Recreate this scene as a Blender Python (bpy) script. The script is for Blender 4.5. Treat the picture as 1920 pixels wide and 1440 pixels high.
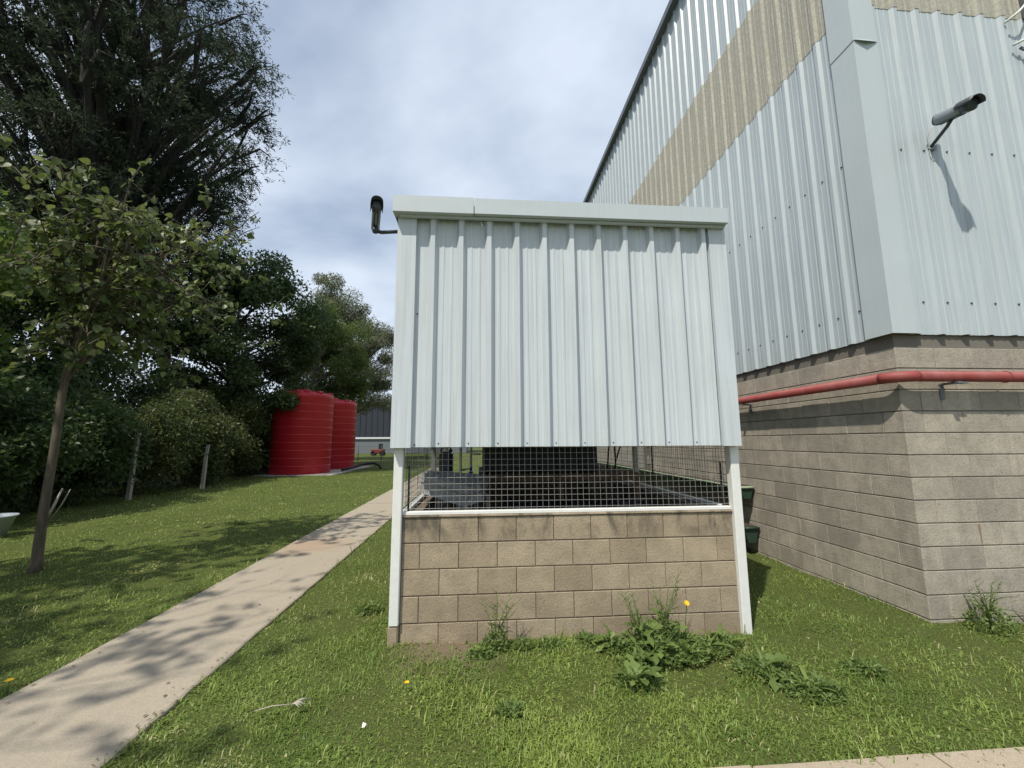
import bpy, math, random
import numpy as np
from mathutils import Vector, Matrix

random.seed(7)
sc = bpy.context.scene
for o in list(bpy.data.objects):
    bpy.data.objects.remove(o, do_unlink=True)
col = sc.collection

# ------------------------------------------------------------------ camera
cam_d = bpy.data.cameras.new('camera'); cam = bpy.data.objects.new('camera', cam_d); col.objects.link(cam)
F, PITCH, ROLL, YAW, EYE = 776.0, .13804, .00523, -.07633, 1.55
_cp, _sp, _cr, _sr = math.cos(PITCH), math.sin(PITCH), math.cos(ROLL), math.sin(ROLL)
_r = Vector((1, 0, 0)); _f = Vector((0, _cp, _sp)); _d = Vector((0, _sp, -_cp))
_right, _down = _cr * _r + _sr * _d, -_sr * _r + _cr * _d
_rz = Matrix.Rotation(YAW, 3, 'Z')
_right, _down, _f = _rz @ _right, _rz @ _down, _rz @ _f
M3 = Matrix((_right, -_down, -_f)).transposed()
cam.matrix_world = Matrix.Translation((0, 0, EYE)) @ M3.to_4x4()
cam_d.sensor_width = 36; cam_d.lens = 36 * F / 1920; cam_d.clip_start = .05; cam_d.clip_end = 2000
sc.camera = cam

# ------------------------------------------------------------------ sun and sky
SUN_EL = math.radians(57.3); LX, LY = .613, .79           # horizontal travel of the light
to_sun = Vector((-LX * math.cos(SUN_EL), -LY * math.cos(SUN_EL), math.sin(SUN_EL)))
sun_d = bpy.data.lights.new('sun', 'SUN'); sun = bpy.data.objects.new('sun', sun_d); col.objects.link(sun)
sun_d.energy = 4.7; sun_d.angle = math.radians(.8); sun_d.color = (1, .94, .83)
sun.rotation_euler = to_sun.to_track_quat('Z', 'Y').to_euler(); sun.location = (-6, -8, 20)

w = bpy.data.worlds.new('World'); sc.world = w; w.use_nodes = True
nt = w.node_tree; nt.nodes.clear()
def N(tree, t, **kw):
    n = tree.nodes.new(t)
    for k, v in kw.items(): setattr(n, k, v)
    return n
out = N(nt, 'ShaderNodeOutputWorld'); bg = N(nt, 'ShaderNodeBackground'); bg.inputs[1].default_value = .12
sky = N(nt, 'ShaderNodeTexSky', sky_type='NISHITA', sun_disc=False, sun_elevation=SUN_EL,
        sun_rotation=math.atan2(-LX, -LY), air_density=1.3, dust_density=.9, ozone_density=1.8, altitude=20)
tc = N(nt, 'ShaderNodeTexCoord'); sep = N(nt, 'ShaderNodeSeparateXYZ'); nt.links.new(tc.outputs['Generated'], sep.inputs[0])
def mth(op, a, b=None, tree=nt):
    n = N(tree, 'ShaderNodeMath', operation=op)
    for i, v in enumerate((a, b)):
        if v is None: continue
        if isinstance(v, (int, float)): n.inputs[i].default_value = v
        else: tree.links.new(v, n.inputs[i])
    return n.outputs[0]
zz = mth('ADD', mth('MAXIMUM', sep.outputs[2], 0.0), .22)
cmb = N(nt, 'ShaderNodeCombineXYZ')
nt.links.new(mth('DIVIDE', sep.outputs[0], zz), cmb.inputs[0]); nt.links.new(mth('DIVIDE', sep.outputs[1], zz), cmb.inputs[1])
mp = N(nt, 'ShaderNodeMapping'); nt.links.new(cmb.outputs[0], mp.inputs[0]); mp.inputs['Scale'].default_value = (1.0, 1.25, 1); mp.inputs['Rotation'].default_value = (0, 0, .6)
mp.inputs['Location'].default_value = (3.3, 1.1, 0)
no = N(nt, 'ShaderNodeTexNoise'); nt.links.new(mp.outputs[0], no.inputs['Vector'])
no.inputs['Scale'].default_value = 1.15; no.inputs['Detail'].default_value = 7; no.inputs['Roughness'].default_value = .5; no.inputs['Distortion'].default_value = .15
cr = N(nt, 'ShaderNodeValToRGB'); nt.links.new(no.outputs[0], cr.inputs[0])
cr.color_ramp.elements[0].position = .36; cr.color_ramp.elements[1].position = .62
cr.color_ramp.elements[0].color = (.27, .27, .27, 1); cr.color_ramp.elements[1].color = (1, 1, 1, 1)
hzf = mth('MULTIPLY', mth('POWER', mth('SUBTRACT', 1.0, mth('MAXIMUM', sep.outputs[2], 0.0)), 3.0), .5)
fac = mth('MINIMUM', mth('ADD', cr.outputs[0], hzf), .97)
mix = N(nt, 'ShaderNodeMix', data_type='RGBA'); nt.links.new(fac, mix.inputs[0]); nt.links.new(sky.outputs[0], mix.inputs[6])
mix.inputs[7].default_value = (6.3, 7.1, 8.3, 1)
nt.links.new(mix.outputs[2], bg.inputs[0]); nt.links.new(bg.outputs[0], out.inputs[0])

sc.view_settings.view_transform = 'Standard'; sc.view_settings.look = 'None'
sc.view_settings.gamma = 1; sc.view_settings.use_curve_mapping = False; sc.view_settings.exposure = .0
sc.render.engine = 'CYCLES'; sc.render.resolution_x = 1024; sc.render.resolution_y = 768
sc.cycles.max_bounces = 8; sc.cycles.transparent_max_bounces = 8

# ------------------------------------------------------------------ material helpers
def new_mat(name):
    m = bpy.data.materials.new(name); m.use_nodes = True; t = m.node_tree
    b = t.nodes['Principled BSDF']; return m, t, b
def L(t, a, b): t.links.new(a, b)
def noise(t, scale, detail=4, rough=.55, vec=None, dist=0):
    n = N(t, 'ShaderNodeTexNoise'); n.inputs['Scale'].default_value = scale; n.inputs['Detail'].default_value = detail
    n.inputs['Roughness'].default_value = rough; n.inputs['Distortion'].default_value = dist
    if vec is not None: L(t, vec, n.inputs['Vector'])
    return n.outputs[0]
def ramp(t, src, stops):
    r = N(t, 'ShaderNodeValToRGB'); L(t, src, r.inputs[0]); e = r.color_ramp.elements
    while len(e) < len(stops): e.new(.5)
    for i, (p, c) in enumerate(stops):
        e[i].position = p; e[i].color = (*c, 1) if len(c) == 3 else c
    return r.outputs[0]
def mixc(t, fac, a, b, blend='MIX'):
    m = N(t, 'ShaderNodeMix', data_type='RGBA', blend_type=blend)
    for i, v in ((0, fac), (6, a), (7, b)):
        if isinstance(v, (int, float)): m.inputs[i].default_value = v
        elif isinstance(v, tuple): m.inputs[i].default_value = (*v, 1) if len(v) == 3 else v
        else: L(t, v, m.inputs[i])
    return m.outputs[2]
def coords(t, kind='Object', scale=(1, 1, 1)):
    c = N(t, 'ShaderNodeTexCoord'); m = N(t, 'ShaderNodeMapping'); m.inputs['Scale'].default_value = scale
    L(t, c.outputs[kind], m.inputs[0]); return m.outputs[0]
def wpos(t, scale=(1, 1, 1)):
    g = N(t, 'ShaderNodeNewGeometry'); m = N(t, 'ShaderNodeMapping'); m.inputs['Scale'].default_value = scale
    L(t, g.outputs['Position'], m.inputs[0]); return m.outputs[0]
def orand(t):
    return N(t, 'ShaderNodeObjectInfo').outputs['Random']
def bump(t, b, h, s, d=.01):
    n = N(t, 'ShaderNodeBump'); n.inputs['Strength'].default_value = s; n.inputs['Distance'].default_value = d
    L(t, h, n.inputs['Height']); L(t, n.outputs[0], b.inputs['Normal'])
MAT = {}
def simple(name, colr, rough=.6, metal=0., var=.12, scale=18, bmp=.15, spec=.4):
    m, t, b = new_mat(name); v = wpos(t)
    n = noise(t, scale, 5, .6, v); n2 = noise(t, scale * .13, 3, .5, v)
    lo = tuple(c * (1 - var) for c in colr); hi = tuple(min(1, c * (1 + var)) for c in colr)
    c1 = mixc(t, n, lo, hi); c2 = mixc(t, mth('MULTIPLY', n2, var, t), c1, tuple(c * .6 for c in colr))
    L(t, c2, b.inputs['Base Color']); b.inputs['Roughness'].default_value = rough; b.inputs['Metallic'].default_value = metal
    b.inputs['Specular IOR Level'].default_value = spec
    if bmp: bump(t, b, n, bmp, .004)
    MAT[name] = m; return m

# painted steel sheet with rain streaks
def steel(name, colr, dirt=(.42, .44, .40), dirt_amt=.35, rough=.42):
    m, t, b = new_mat(name)
    v = wpos(t, (14, 14, .35)); v2 = wpos(t)
    st = noise(t, 3.0, 5, .6, v); pat = noise(t, 1.3, 4, .55, v2); fine = noise(t, 60, 3, .6, v2)
    f1 = ramp(t, st, [(.42, (0, 0, 0)), (.75, (1, 1, 1))]); f2 = ramp(t, pat, [(.4, (0, 0, 0)), (.7, (1, 1, 1))])
    c = mixc(t, mth('MULTIPLY', f1, dirt_amt, t), colr, dirt)
    c = mixc(t, mth('MULTIPLY', f2, dirt_amt * .6, t), c, tuple(x * .86 for x in colr))
    c = mixc(t, mth('MULTIPLY', orand(t), .10, t), c, tuple(x * .8 for x in colr))
    L(t, c, b.inputs['Base Color']); b.inputs['Metallic'].default_value = .0
    L(t, mth('ADD', mth('MULTIPLY', fine, .2, t), rough - .1, t), b.inputs['Roughness'])
    b.inputs['Specular IOR Level'].default_value = .45
    fs_ = noise(t, 9.0, 4, .7, wpos(t, (10, 10, .12))); c = mixc(t, mth('MULTIPLY', ramp(t, fs_, [(.55, (0, 0, 0)), (.72, (1, 1, 1))]), dirt_amt * .7, t), c, dirt); L(t, c, b.inputs['Base Color'])
    wob = noise(t, 2.2, 2, .5, v2); bump(t, b, wob, .10, .05)
    MAT[name] = m; return m
steel('steel_shed', (.555, .605, .635), dirt=(.36, .385, .38), dirt_amt=.6)
steel('steel_trim', (.475, .53, .555), dirt_amt=.25, rough=.5)
steel('steel_wh', (.445, .50, .525), dirt=(.31, .345, .365), dirt_amt=.55, rough=.36)
steel('steel_dark', (.10, .11, .12), dirt_amt=.1)

def block_mat(name, c0, c1, c2, stain=.0, topz=None):
    m, t, b = new_mat(name); v = wpos(t)
    g = noise(t, 130, 4, .7, v); p = noise(t, 9, 4, .6, v); big = noise(t, 2.6, 4, .6, v)
    r = orand(t)
    base = ramp(t, r, [(0, c0), (.45, c1), (1, c2)])
    base = mixc(t, mth('MULTIPLY', ramp(t, p, [(.38, (0, 0, 0)), (.66, (1, 1, 1))]), .5, t), base, tuple(x * .66 for x in c1))
    base = mixc(t, mth('MULTIPLY', ramp(t, big, [(.48, (0, 0, 0)), (.66, (1, 1, 1))]), .45, t), base, tuple(min(1, x * 1.22) for x in c2))
    base = mixc(t, mth('MULTIPLY', ramp(t, g, [(.34, (1, 1, 1)), (.5, (0, 0, 0))]), .65, t), base, tuple(x * .45 for x in c0))
    pit = noise(t, 42, 5, .7, v); base = mixc(t, mth('MULTIPLY', ramp(t, pit, [(.30, (1, 1, 1)), (.40, (0, 0, 0))]), .7, t), base, tuple(x * .4 for x in c0))
    if stain:
        # mould runs from the coping: a patchy band with its own drips
        gz = N(t, 'ShaderNodeSeparateXYZ'); L(t, wpos(t), gz.inputs[0])
        h = N(t, 'ShaderNodeMapRange'); L(t, gz.outputs[2], h.inputs[0]); h.inputs[1].default_value = topz - .25; h.inputs[2].default_value = topz - .10
        drip = noise(t, 3.2, 6, .65, wpos(t, (1.5, 1.5, .7)), .6)
        f = mth('MULTIPLY', h.outputs[0], ramp(t, drip, [(.47, (0, 0, 0)), (.60, (1, 1, 1))]), t)
        base = mixc(t, mth('MULTIPLY', f, stain * .8, t), base, (.095, .085, .065))
        low = noise(t, 2.1, 5, .65, wpos(t), .5); base = mixc(t, mth('MULTIPLY', ramp(t, low, [(.52, (0, 0, 0)), (.68, (1, 1, 1))]), .35, t), base, (.20, .165, .12))
    else:
        drip = noise(t, 3.0, 5, .65, wpos(t, (2.5, 2.5, .4)), .3)
        base = mixc(t, mth('MULTIPLY', ramp(t, drip, [(.5, (0, 0, 0)), (.75, (1, 1, 1))]), .35, t), base, tuple(x * .55 for x in c0))
    L(t, base, b.inputs['Base Color']); b.inputs['Roughness'].default_value = .92; b.inputs['Specular IOR Level'].default_value = .2
    bump(t, b, mth('ADD', g, mth('MULTIPLY', pit, 1.5, t), t), .7, .005); MAT[name] = m; return m
block_mat('block_shed', (.315, .25, .175), (.375, .305, .215), (.40, .33, .235), 1.0, .95)
block_mat('block_wh', (.31, .28, .235), (.385, .35, .29), (.44, .395, .325))
simple('mortar_shed', (.17, .135, .10), .95, var=.2, scale=60)
simple('mortar_wh', (.17, .155, .13), .95, var=.2, scale=60)
simple('white_paint', (.70, .71, .68), .55, var=.1, scale=25)
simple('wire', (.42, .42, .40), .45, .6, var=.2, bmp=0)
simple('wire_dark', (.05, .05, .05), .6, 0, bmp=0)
simple('black_plastic', (.018, .02, .026), .5, bmp=.05)
simple('camera_shell', (.24, .27, .30), .4, var=.1, bmp=.03)
simple('camera_dark', (.05, .057, .068), .45, bmp=.03)
simple('galv', (.33, .33, .32), .5, .5, var=.25)
simple('timber', (.17, .11, .06), .8, var=.35, scale=12)
simple('hood_metal', (.30, .30, .29), .55, .2, var=.2, scale=8)
simple('blue_plastic', (.03, .05, .45), .4, bmp=0)
simple('green_plastic', (.022, .05, .034), .45, var=.25, bmp=.05)
simple('green_rim', (.30, .38, .25), .6, var=.3)
simple('soil', (.055, .04, .028), .95, var=.4, scale=40, bmp=.5)
simple('floor_dark', (.04, .038, .036), .9, var=.3)
simple('rubber', (.02, .018, .018), .7)
simple('screw', (.09, .09, .09), .5, .5, bmp=0)
simple('fence_concrete', (.36, .34, .30), .9, var=.25)
simple('dry_stick', (.42, .38, .31), .9, var=.3, scale=50)
simple('far_dark', (.028, .035, .048), .6, var=.15, scale=2, bmp=0)
simple('far_grey', (.15, .165, .18), .7, var=.1, scale=2, bmp=0)
simple('far_white', (.62, .64, .66), .6, bmp=0)
simple('machine_orange', (.16, .03, .025), .6)
simple('tub_white', (.42, .47, .50), .45, var=.08)
simple('petal_yellow', (.80, .50, .01), .6, var=.1, bmp=0)
simple('dry_leaf', (.14, .095, .055), .85, var=.5, scale=9, bmp=0)
simple('paper_white', (.75, .75, .72), .7, var=.05)

# faded red paint on the pipe and red tank plastic
m, t, b = new_mat('red_pipe'); v = wpos(t)
c = mixc(t, ramp(t, noise(t, 6, 5, .6, v), [(.35, (0, 0, 0)), (.7, (1, 1, 1))]), (.24, .036, .032), (.28, .080, .075))
L(t, c, b.inputs['Base Color']); b.inputs['Roughness'].default_value = .62; MAT['red_pipe'] = m
m, t, b = new_mat('red_tank'); v = wpos(t)
c = mixc(t, noise(t, 1.2, 4, .6, v), (.44, .010, .022), (.56, .020, .036))
c = mixc(t, mth('MULTIPLY', noise(t, 2.0, 5, .6, wpos(t, (3, 3, .3))), .3, t), c, (.30, .02, .03))
L(t, c, b.inputs['Base Color']); b.inputs['Roughness'].default_value = .42; MAT['red_tank'] = m

# aged translucent sheeting
m, t, b = new_mat('fibre_sheet'); v = wpos(t)
s = noise(t, 3, 6, .7, wpos(t, (11, 11, .5))); g = noise(t, 28, 5, .7, v)
c = mixc(t, ramp(t, s, [(.35, (0, 0, 0)), (.7, (1, 1, 1))]), (.47, .46, .39), (.30, .295, .25))
c = mixc(t, mth('MULTIPLY', ramp(t, g, [(.4, (1, 1, 1)), (.62, (0, 0, 0))]), .5, t), c, (.22, .195, .145))
L(t, c, b.inputs['Base Color']); b.inputs['Roughness'].default_value = .75; bump(t, b, g, .3, .01); MAT['fibre_sheet'] = m

# broomed concrete of the paths
def path_mat(name, ca, cb):
    m, t, b = new_mat(name); v = wpos(t)
    g = noise(t, 160, 4, .75, v); br = noise(t, 7, 4, .6, wpos(t, (1.2, 14, 1))); p = noise(t, 1.6, 5, .6, v)
    c = mixc(t, p, ca, cb); c = mixc(t, mth('MULTIPLY', br, .5, t), c, tuple(x * .7 for x in ca))
    c = mixc(t, mth('MULTIPLY', ramp(t, g, [(.35, (1, 1, 1)), (.6, (0, 0, 0))]), .55, t), c, tuple(x * .45 for x in ca))
    c = mixc(t, mth('MULTIPLY', ramp(t, noise(t, 22, 5, .7, v), [(.5, (0, 0, 0)), (.75, (1, 1, 1))]), .35, t), c, tuple(x * .6 for x in ca))
    # rusty clay stain
    gp = N(t, 'ShaderNodeVectorMath', operation='DISTANCE'); L(t, wpos(t), gp.inputs[0]); gp.inputs[1].default_value = (-2.55, 6.7, .03)
    f = N(t, 'ShaderNodeMapRange'); L(t, gp.outputs['Value'], f.inputs[0]); f.inputs[1].default_value = .75; f.inputs[2].default_value = .05
    c = mixc(t, mth('MULTIPLY', mth('MULTIPLY', f.outputs[0], noise(t, 5, 4, .6, v), t), .65, t), c, (.36, .17, .08))
    L(t, c, b.inputs['Base Color']); b.inputs['Roughness'].default_value = .93; b.inputs['Specular IOR Level'].default_value = .2
    bump(t, b, g, .5, .004); MAT[name] = m
path_mat('path_concrete', (.385, .335, .26), (.47, .41, .325))
path_mat('slab_concrete', (.43, .36, .27), (.49, .41, .32))

# lawn soil sheet
m, t, b = new_mat('lawn'); v = wpos(t)
p = noise(t, 1.1, 5, .6, v); g = noise(t, 45, 5, .7, v)
c = mixc(t, p, (.11, .145, .036), (.17, .20, .055)); c = mixc(t, ramp(t, noise(t, 150, 4, .75, v), [(.40, (0, 0, 0)), (.58, (1, 1, 1))]), c, (.035, .048, .014)); c = mixc(t, mth('MULTIPLY', ramp(t, g, [(.45, (0, 0, 0)), (.65, (1, 1, 1))]), .6, t), c, (.06, .06, .025))
dst = N(t, 'ShaderNodeVectorMath', operation='DISTANCE'); L(t, wpos(t), dst.inputs[0]); dst.inputs[1].default_value = (-.25, 3.42, 0)
f = N(t, 'ShaderNodeMapRange'); L(t, dst.outputs['Value'], f.inputs[0]); f.inputs[1].default_value = .55; f.inputs[2].default_value = .2
c = mixc(t, f.outputs[0], c, mixc(t, g, (.13, .095, .065), (.24, .19, .135)))
L(t, c, b.inputs['Base Color']); b.inputs['Roughness'].default_value = .95; b.inputs['Specular IOR Level'].default_value = .1; bump(t, b, g, .8, .02)
MAT['lawn'] = m

def leaf_mat(name, dark, light, trans=.35, rough=.5, patch=.6, pale=None):
    m, t, b = new_mat(name); nt_ = t
    a = N(t, 'ShaderNodeAttribute', attribute_name='tint')
    v = wpos(t); p = noise(t, patch, 3, .5, v)
    f = mth('ADD', mth('MULTIPLY', a.outputs['Fac'], .7, t), mth('MULTIPLY', mth('SUBTRACT', p, .5, t), .6, t), t)
    c = mixc(t, f, dark, light)
    if pale: c = mixc(t, mth('MULTIPLY', mth('SUBTRACT', a.outputs['Fac'], 1.3, t), 3.0, t), c, pale)
    L(t, c, b.inputs['Base Color']); b.inputs['Roughness'].default_value = rough; b.inputs['Specular IOR Level'].default_value = .35 if 'conifer' not in name else .12
    tr = N(t, 'ShaderNodeBsdfTranslucent'); L(t, mixc(t, .5, c, tuple(min(1, x * 1.5) for x in light)), tr.inputs[0])
    mx = N(t, 'ShaderNodeMixShader'); mx.inputs[0].default_value = trans
    L(t, b.outputs[0], mx.inputs[1]); L(t, tr.outputs[0], mx.inputs[2])
    L(t, mx.outputs[0], t.nodes['Material Output'].inputs[0]); MAT[name] = m
leaf_mat('grass', (.105, .175, .034), (.35, .425, .105), .34, .55, 1.8, (.46, .42, .23))
leaf_mat('weed', (.085, .14, .036), (.22, .29, .085), .3, .5, 4)
leaf_mat('leaf_young', (.042, .072, .019), (.17, .21, .06), .38, .38, 1, (.30, .32, .18))
leaf_mat('leaf_bright', (.055, .10, .016), (.13, .19, .03), .4, .45, 1)
leaf_mat('leaf_conifer', (.022, .036, .022), (.066, .088, .046), .25, .6, .6)
leaf_mat('leaf_dark', (.034, .062, .022), (.098, .145, .046), .4, .42, .5)
leaf_mat('leaf_mid', (.065, .105, .022), (.14, .19, .045), .4, .5, .5)
leaf_mat('leaf_pale', (.085, .105, .05), (.18, .20, .11), .3, .55, .4)
leaf_mat('leaf_shrub', (.036, .058, .018), (.13, .155, .05), .38, .5, .8)
def bark(name, a, b_):
    m, t, b = new_mat(name); n = noise(t, 9, 6, .65, wpos(t, (2, 2, .4)), .5)
    L(t, mixc(t, ramp(t, n, [(.35, (0, 0, 0)), (.65, (1, 1, 1))]), a, b_), b.inputs['Base Color']); b.inputs['Roughness'].default_value = .9
    bump(t, b, n, .6, .03); MAT[name] = m
bark('bark_young', (.055, .046, .030), (.12, .10, .068)); bark('bark_dark', (.014, .0125, .010), (.034, .029, .023)); bark('bark_grey', (.09, .08, .065), (.17, .15, .125))

# ------------------------------------------------------------------ object helpers
def tag(o, label=None, cat=None, group=None, kind=None):
    for k, v in (('label', label), ('category', cat), ('group', group), ('kind', kind)):
        if v: o[k] = v
    return o
def empty(name, loc=(0, 0, 0), rz=0, **kw):
    o = bpy.data.objects.new(name, None); o.empty_display_size = .2; col.objects.link(o); o.location = loc; o.rotation_euler = (0, 0, rz)
    return tag(o, **kw)
def link(name, me, parent=None, loc=(0, 0, 0), rot=(0, 0, 0), **kw):
    o = bpy.data.objects.new(name, me); col.objects.link(o); o.location = loc; o.rotation_euler = rot
    if parent: o.parent = parent
    return tag(o, **kw)
class MB:
    def __init__(s): s.v = []; s.f = []; s.sm = []
    def add(s, vs, fs, smooth=False):
        n = len(s.v); s.v += [tuple(x) for x in vs]; s.f += [tuple(i + n for i in f) for f in fs]; s.sm += [smooth] * len(fs); return s
    def box(s, x0, y0, z0, x1, y1, z1, ch=0.0):
        x0, x1 = min(x0, x1), max(x0, x1); y0, y1 = min(y0, y1), max(y0, y1); z0, z1 = min(z0, z1), max(z0, z1)
        if not ch:
            v = [(x0, y0, z0), (x1, y0, z0), (x1, y1, z0), (x0, y1, z0), (x0, y0, z1), (x1, y0, z1), (x1, y1, z1), (x0, y1, z1)]
            return s.add(v, [(3, 2, 1, 0), (4, 5, 6, 7), (0, 1, 5, 4), (1, 2, 6, 5), (2, 3, 7, 6), (3, 0, 4, 7)])
        c = ch; v = []
        for (X, sx) in ((x0, 1), (x1, -1)):
            for (Y, sy) in ((y0, 1), (y1, -1)):
                for (Z, sz) in ((z0, 1), (z1, -1)):
                    v += [(X, Y + sy * c, Z + sz * c), (X + sx * c, Y, Z + sz * c), (X + sx * c, Y + sy * c, Z)]
        def k(i, j, l, a): return (i * 4 + j * 2 + l) * 3 + a
        f = []
        for i in (0, 1): f.append([k(i, 0, 0, 0), k(i, 1, 0, 0), k(i, 1, 1, 0), k(i, 0, 1, 0)])
        for j in (0, 1): f.append([k(0, j, 0, 1), k(1, j, 0, 1), k(1, j, 1, 1), k(0, j, 1, 1)])
        for l in (0, 1): f.append([k(0, 0, l, 2), k(1, 0, l, 2), k(1, 1, l, 2), k(0, 1, l, 2)])
        for j in (0, 1):
            for l in (0, 1): f.append([k(0, j, l, 1), k(1, j, l, 1), k(1, j, l, 2), k(0, j, l, 2)])
        for i in (0, 1):
            for l in (0, 1): f.append([k(i, 0, l, 0), k(i, 1, l, 0), k(i, 1, l, 2), k(i, 0, l, 2)])
        for i in (0, 1):
            for j in (0, 1): f.append([k(i, j, 0, 0), k(i, j, 1, 0), k(i, j, 1, 1), k(i, j, 0, 1)])
        for i in (0, 1):
            for j in (0, 1):
                for l in (0, 1): f.append([k(i, j, l, 0), k(i, j, l, 1), k(i, j, l, 2)])
        return s.add(v, f)
    def tube(s, pts, rad, n=8, cap=True, smooth=True):
        pts = [Vector(p) for p in pts]; rad = rad if isinstance(rad, (list, tuple)) else [rad] * len(pts)
        vs = []; up = Vector((0, 0, 1))
        t0 = (pts[1] - pts[0]).normalized(); a = t0.orthogonal().normalized()
        for i, p in enumerate(pts):
            t_ = (pts[min(i + 1, len(pts) - 1)] - pts[max(i - 1, 0)]).normalized()
            a = (a - t_ * a.dot(t_)).normalized(); bb = t_.cross(a)
            for k in range(n):
                an = 2 * math.pi * k / n; vs.append(p + (a * math.cos(an) + bb * math.sin(an)) * rad[i])
        fs = []
        for i in range(len(pts) - 1):
            for k in range(n): fs.append((i * n + k, i * n + (k + 1) % n, (i + 1) * n + (k + 1) % n, (i + 1) * n + k))
        s.add(vs, fs, smooth)
        if cap:
            nb = len(s.v) - len(vs)
            s.f.append(tuple(nb + k for k in reversed(range(n)))); s.sm.append(False)
            s.f.append(tuple(nb + (len(pts) - 1) * n + k for k in range(n))); s.sm.append(False)
        return s
    def lathe(s, prof, n=48, c=(0, 0)):
        vs = []
        for r, z in prof:
            for k in range(n): vs.append((c[0] + r * math.cos(2 * math.pi * k / n), c[1] + r * math.sin(2 * math.pi * k / n), z))
        fs = [(i * n + k, i * n + (k + 1) % n, (i + 1) * n + (k + 1) % n, (i + 1) * n + k) for i in range(len(prof) - 1) for k in range(n)]
        return s.add(vs, fs, True)
    def prism(s, poly, axis, a0, a1):
        """poly: 2D outline; axis 'x': poly=(y,z), 'y': poly=(x,z), 'z': poly=(x,y)"""
        def P(p, a): return (a, p[0], p[1]) if axis == 'x' else (p[0], a, p[1]) if axis == 'y' else (p[0], p[1], a)
        n = len(poly); vs = [P(p, a0) for p in poly] + [P(p, a1) for p in poly]
        return s.add(vs, [tuple(range(n)), tuple(range(2 * n - 1, n - 1, -1))] + [(i, (i + 1) % n, n + (i + 1) % n, n + i) for i in range(n)])
    def mesh(s, name, mat):
        me = bpy.data.meshes.new(name); me.from_pydata(s.v, [], s.f); me.polygons.foreach_set('use_smooth', s.sm)
        me.materials.append(MAT[mat]); me.update()
        import bmesh
        bm = bmesh.new(); bm.from_mesh(me); bmesh.ops.recalc_face_normals(bm, faces=bm.faces); bm.to_mesh(me); bm.free()
        return me
    def build(s, name, mat, parent=None, loc=(0, 0, 0), rot=(0, 0, 0), **kw):
        return link(name, s.mesh(name, mat), parent, loc, rot, **kw)
def np_mesh(name, V, FC, mat, tint=None, smooth=False):
    """V (n,3); FC (m,k) uniform polygons; tint (n,)"""
    me = bpy.data.meshes.new(name); V = np.asarray(V, np.float32); FC = np.asarray(FC, np.int32); m_, k = FC.shape
    me.vertices.add(len(V)); me.vertices.foreach_set('co', V.ravel())
    me.loops.add(m_ * k); me.loops.foreach_set('vertex_index', FC.ravel())
    me.polygons.add(m_); me.polygons.foreach_set('loop_start', np.arange(0, m_ * k, k, dtype=np.int32))
    if smooth: me.polygons.foreach_set('use_smooth', np.ones(m_, bool))
    me.update(calc_edges=True)
    if tint is not None:
        at = me.attributes.new('tint', 'FLOAT', 'POINT'); at.data.foreach_set('value', np.asarray(tint, np.float32))
    me.materials.append(MAT[mat]); return me

# ------------------------------------------------------------------ ground, paths
rng = np.random.default_rng(11)
def lump(x, y):
    m_ = np.clip((np.abs(x + 2.36) - .75) / .6, 0, 1) * np.clip((y - 2.2) / .5, 0, 1)
    return m_ * (.018 * np.sin(x * 2.1 + 1.3) * np.cos(y * 1.7 + .4) + .012 * np.sin(x * 5.3 + y * 3.1) + .008 * np.cos(x * 9.1 - y * 7.7))
gx = np.concatenate([[-900, -300, -100, -50, -30], np.arange(-20, 12.01, .25), [20, 40, 100, 300, 900]])
gy = np.concatenate([[-900, -300, -60, -20, -8], np.arange(-4, 32.01, .25), [40, 60, 100, 300, 900]])
GX, GY = np.meshgrid(gx, gy); fall = np.clip((20 - np.hypot(GX, GY - 8)) / 6, 0, 1)
GZ = lump(GX, GY) * fall - .012
nx, ny = len(gx), len(gy)
idx = np.arange(nx * ny).reshape(ny, nx)
Fq = np.stack([idx[:-1, :-1], idx[:-1, 1:], idx[1:, 1:], idx[1:, :-1]], -1).reshape(-1, 4)
link('lawn_ground', np_mesh('lawn_ground', np.stack([GX, GY, GZ], -1).reshape(-1, 3), Fq, 'lawn', smooth=True), kind='structure')

pth = empty('garden_path', (-2.36, 3, 0), kind='structure')
PX0, PX1 = -2.905, -1.815
def path_slab(y0, y1, dz, seed):
    r = random.Random(seed); n = max(2, int((y1 - y0) / .16)); mb = MB(); vs = []; fs = []
    for i in range(n + 1):
        y = y0 + (y1 - y0) * i / n
        jl = r.uniform(-.007, .007); jr = r.uniform(-.007, .007)
        vs += [(PX0 + jl, y, -.1), (PX0 + jl, y, .008 + dz), (PX0 + jl + .012, y, .016 + dz), (PX1 + jr - .012, y, .016 + dz), (PX1 + jr, y, .008 + dz), (PX1 + jr, y, -.1)]
    for i in range(n):
        for k in range(5): fs.append((i * 6 + k, i * 6 + k + 1, i * 6 + k + 7, i * 6 + k + 6))
    fs += [tuple(range(6)), tuple(n * 6 + k for k in reversed(range(6)))]
    mb.add(vs, fs); o = mb.build('path_slab', 'path_concrete', pth); o.location = (2.36, -3, 0); return o
ys = [-3.0, 8.06, 8.88, 10.0, 11.05, 13.4, 15.8, 18.2, 20.6, 23, 25.5]
for i in range(len(ys) - 1): path_slab(ys[i] + .012, ys[i + 1] - .012, random.uniform(-.004, .004), i)
fp = empty('front_path', (2, 1.6, 0), kind='structure')
xs = -1.7; i = 0
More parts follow.
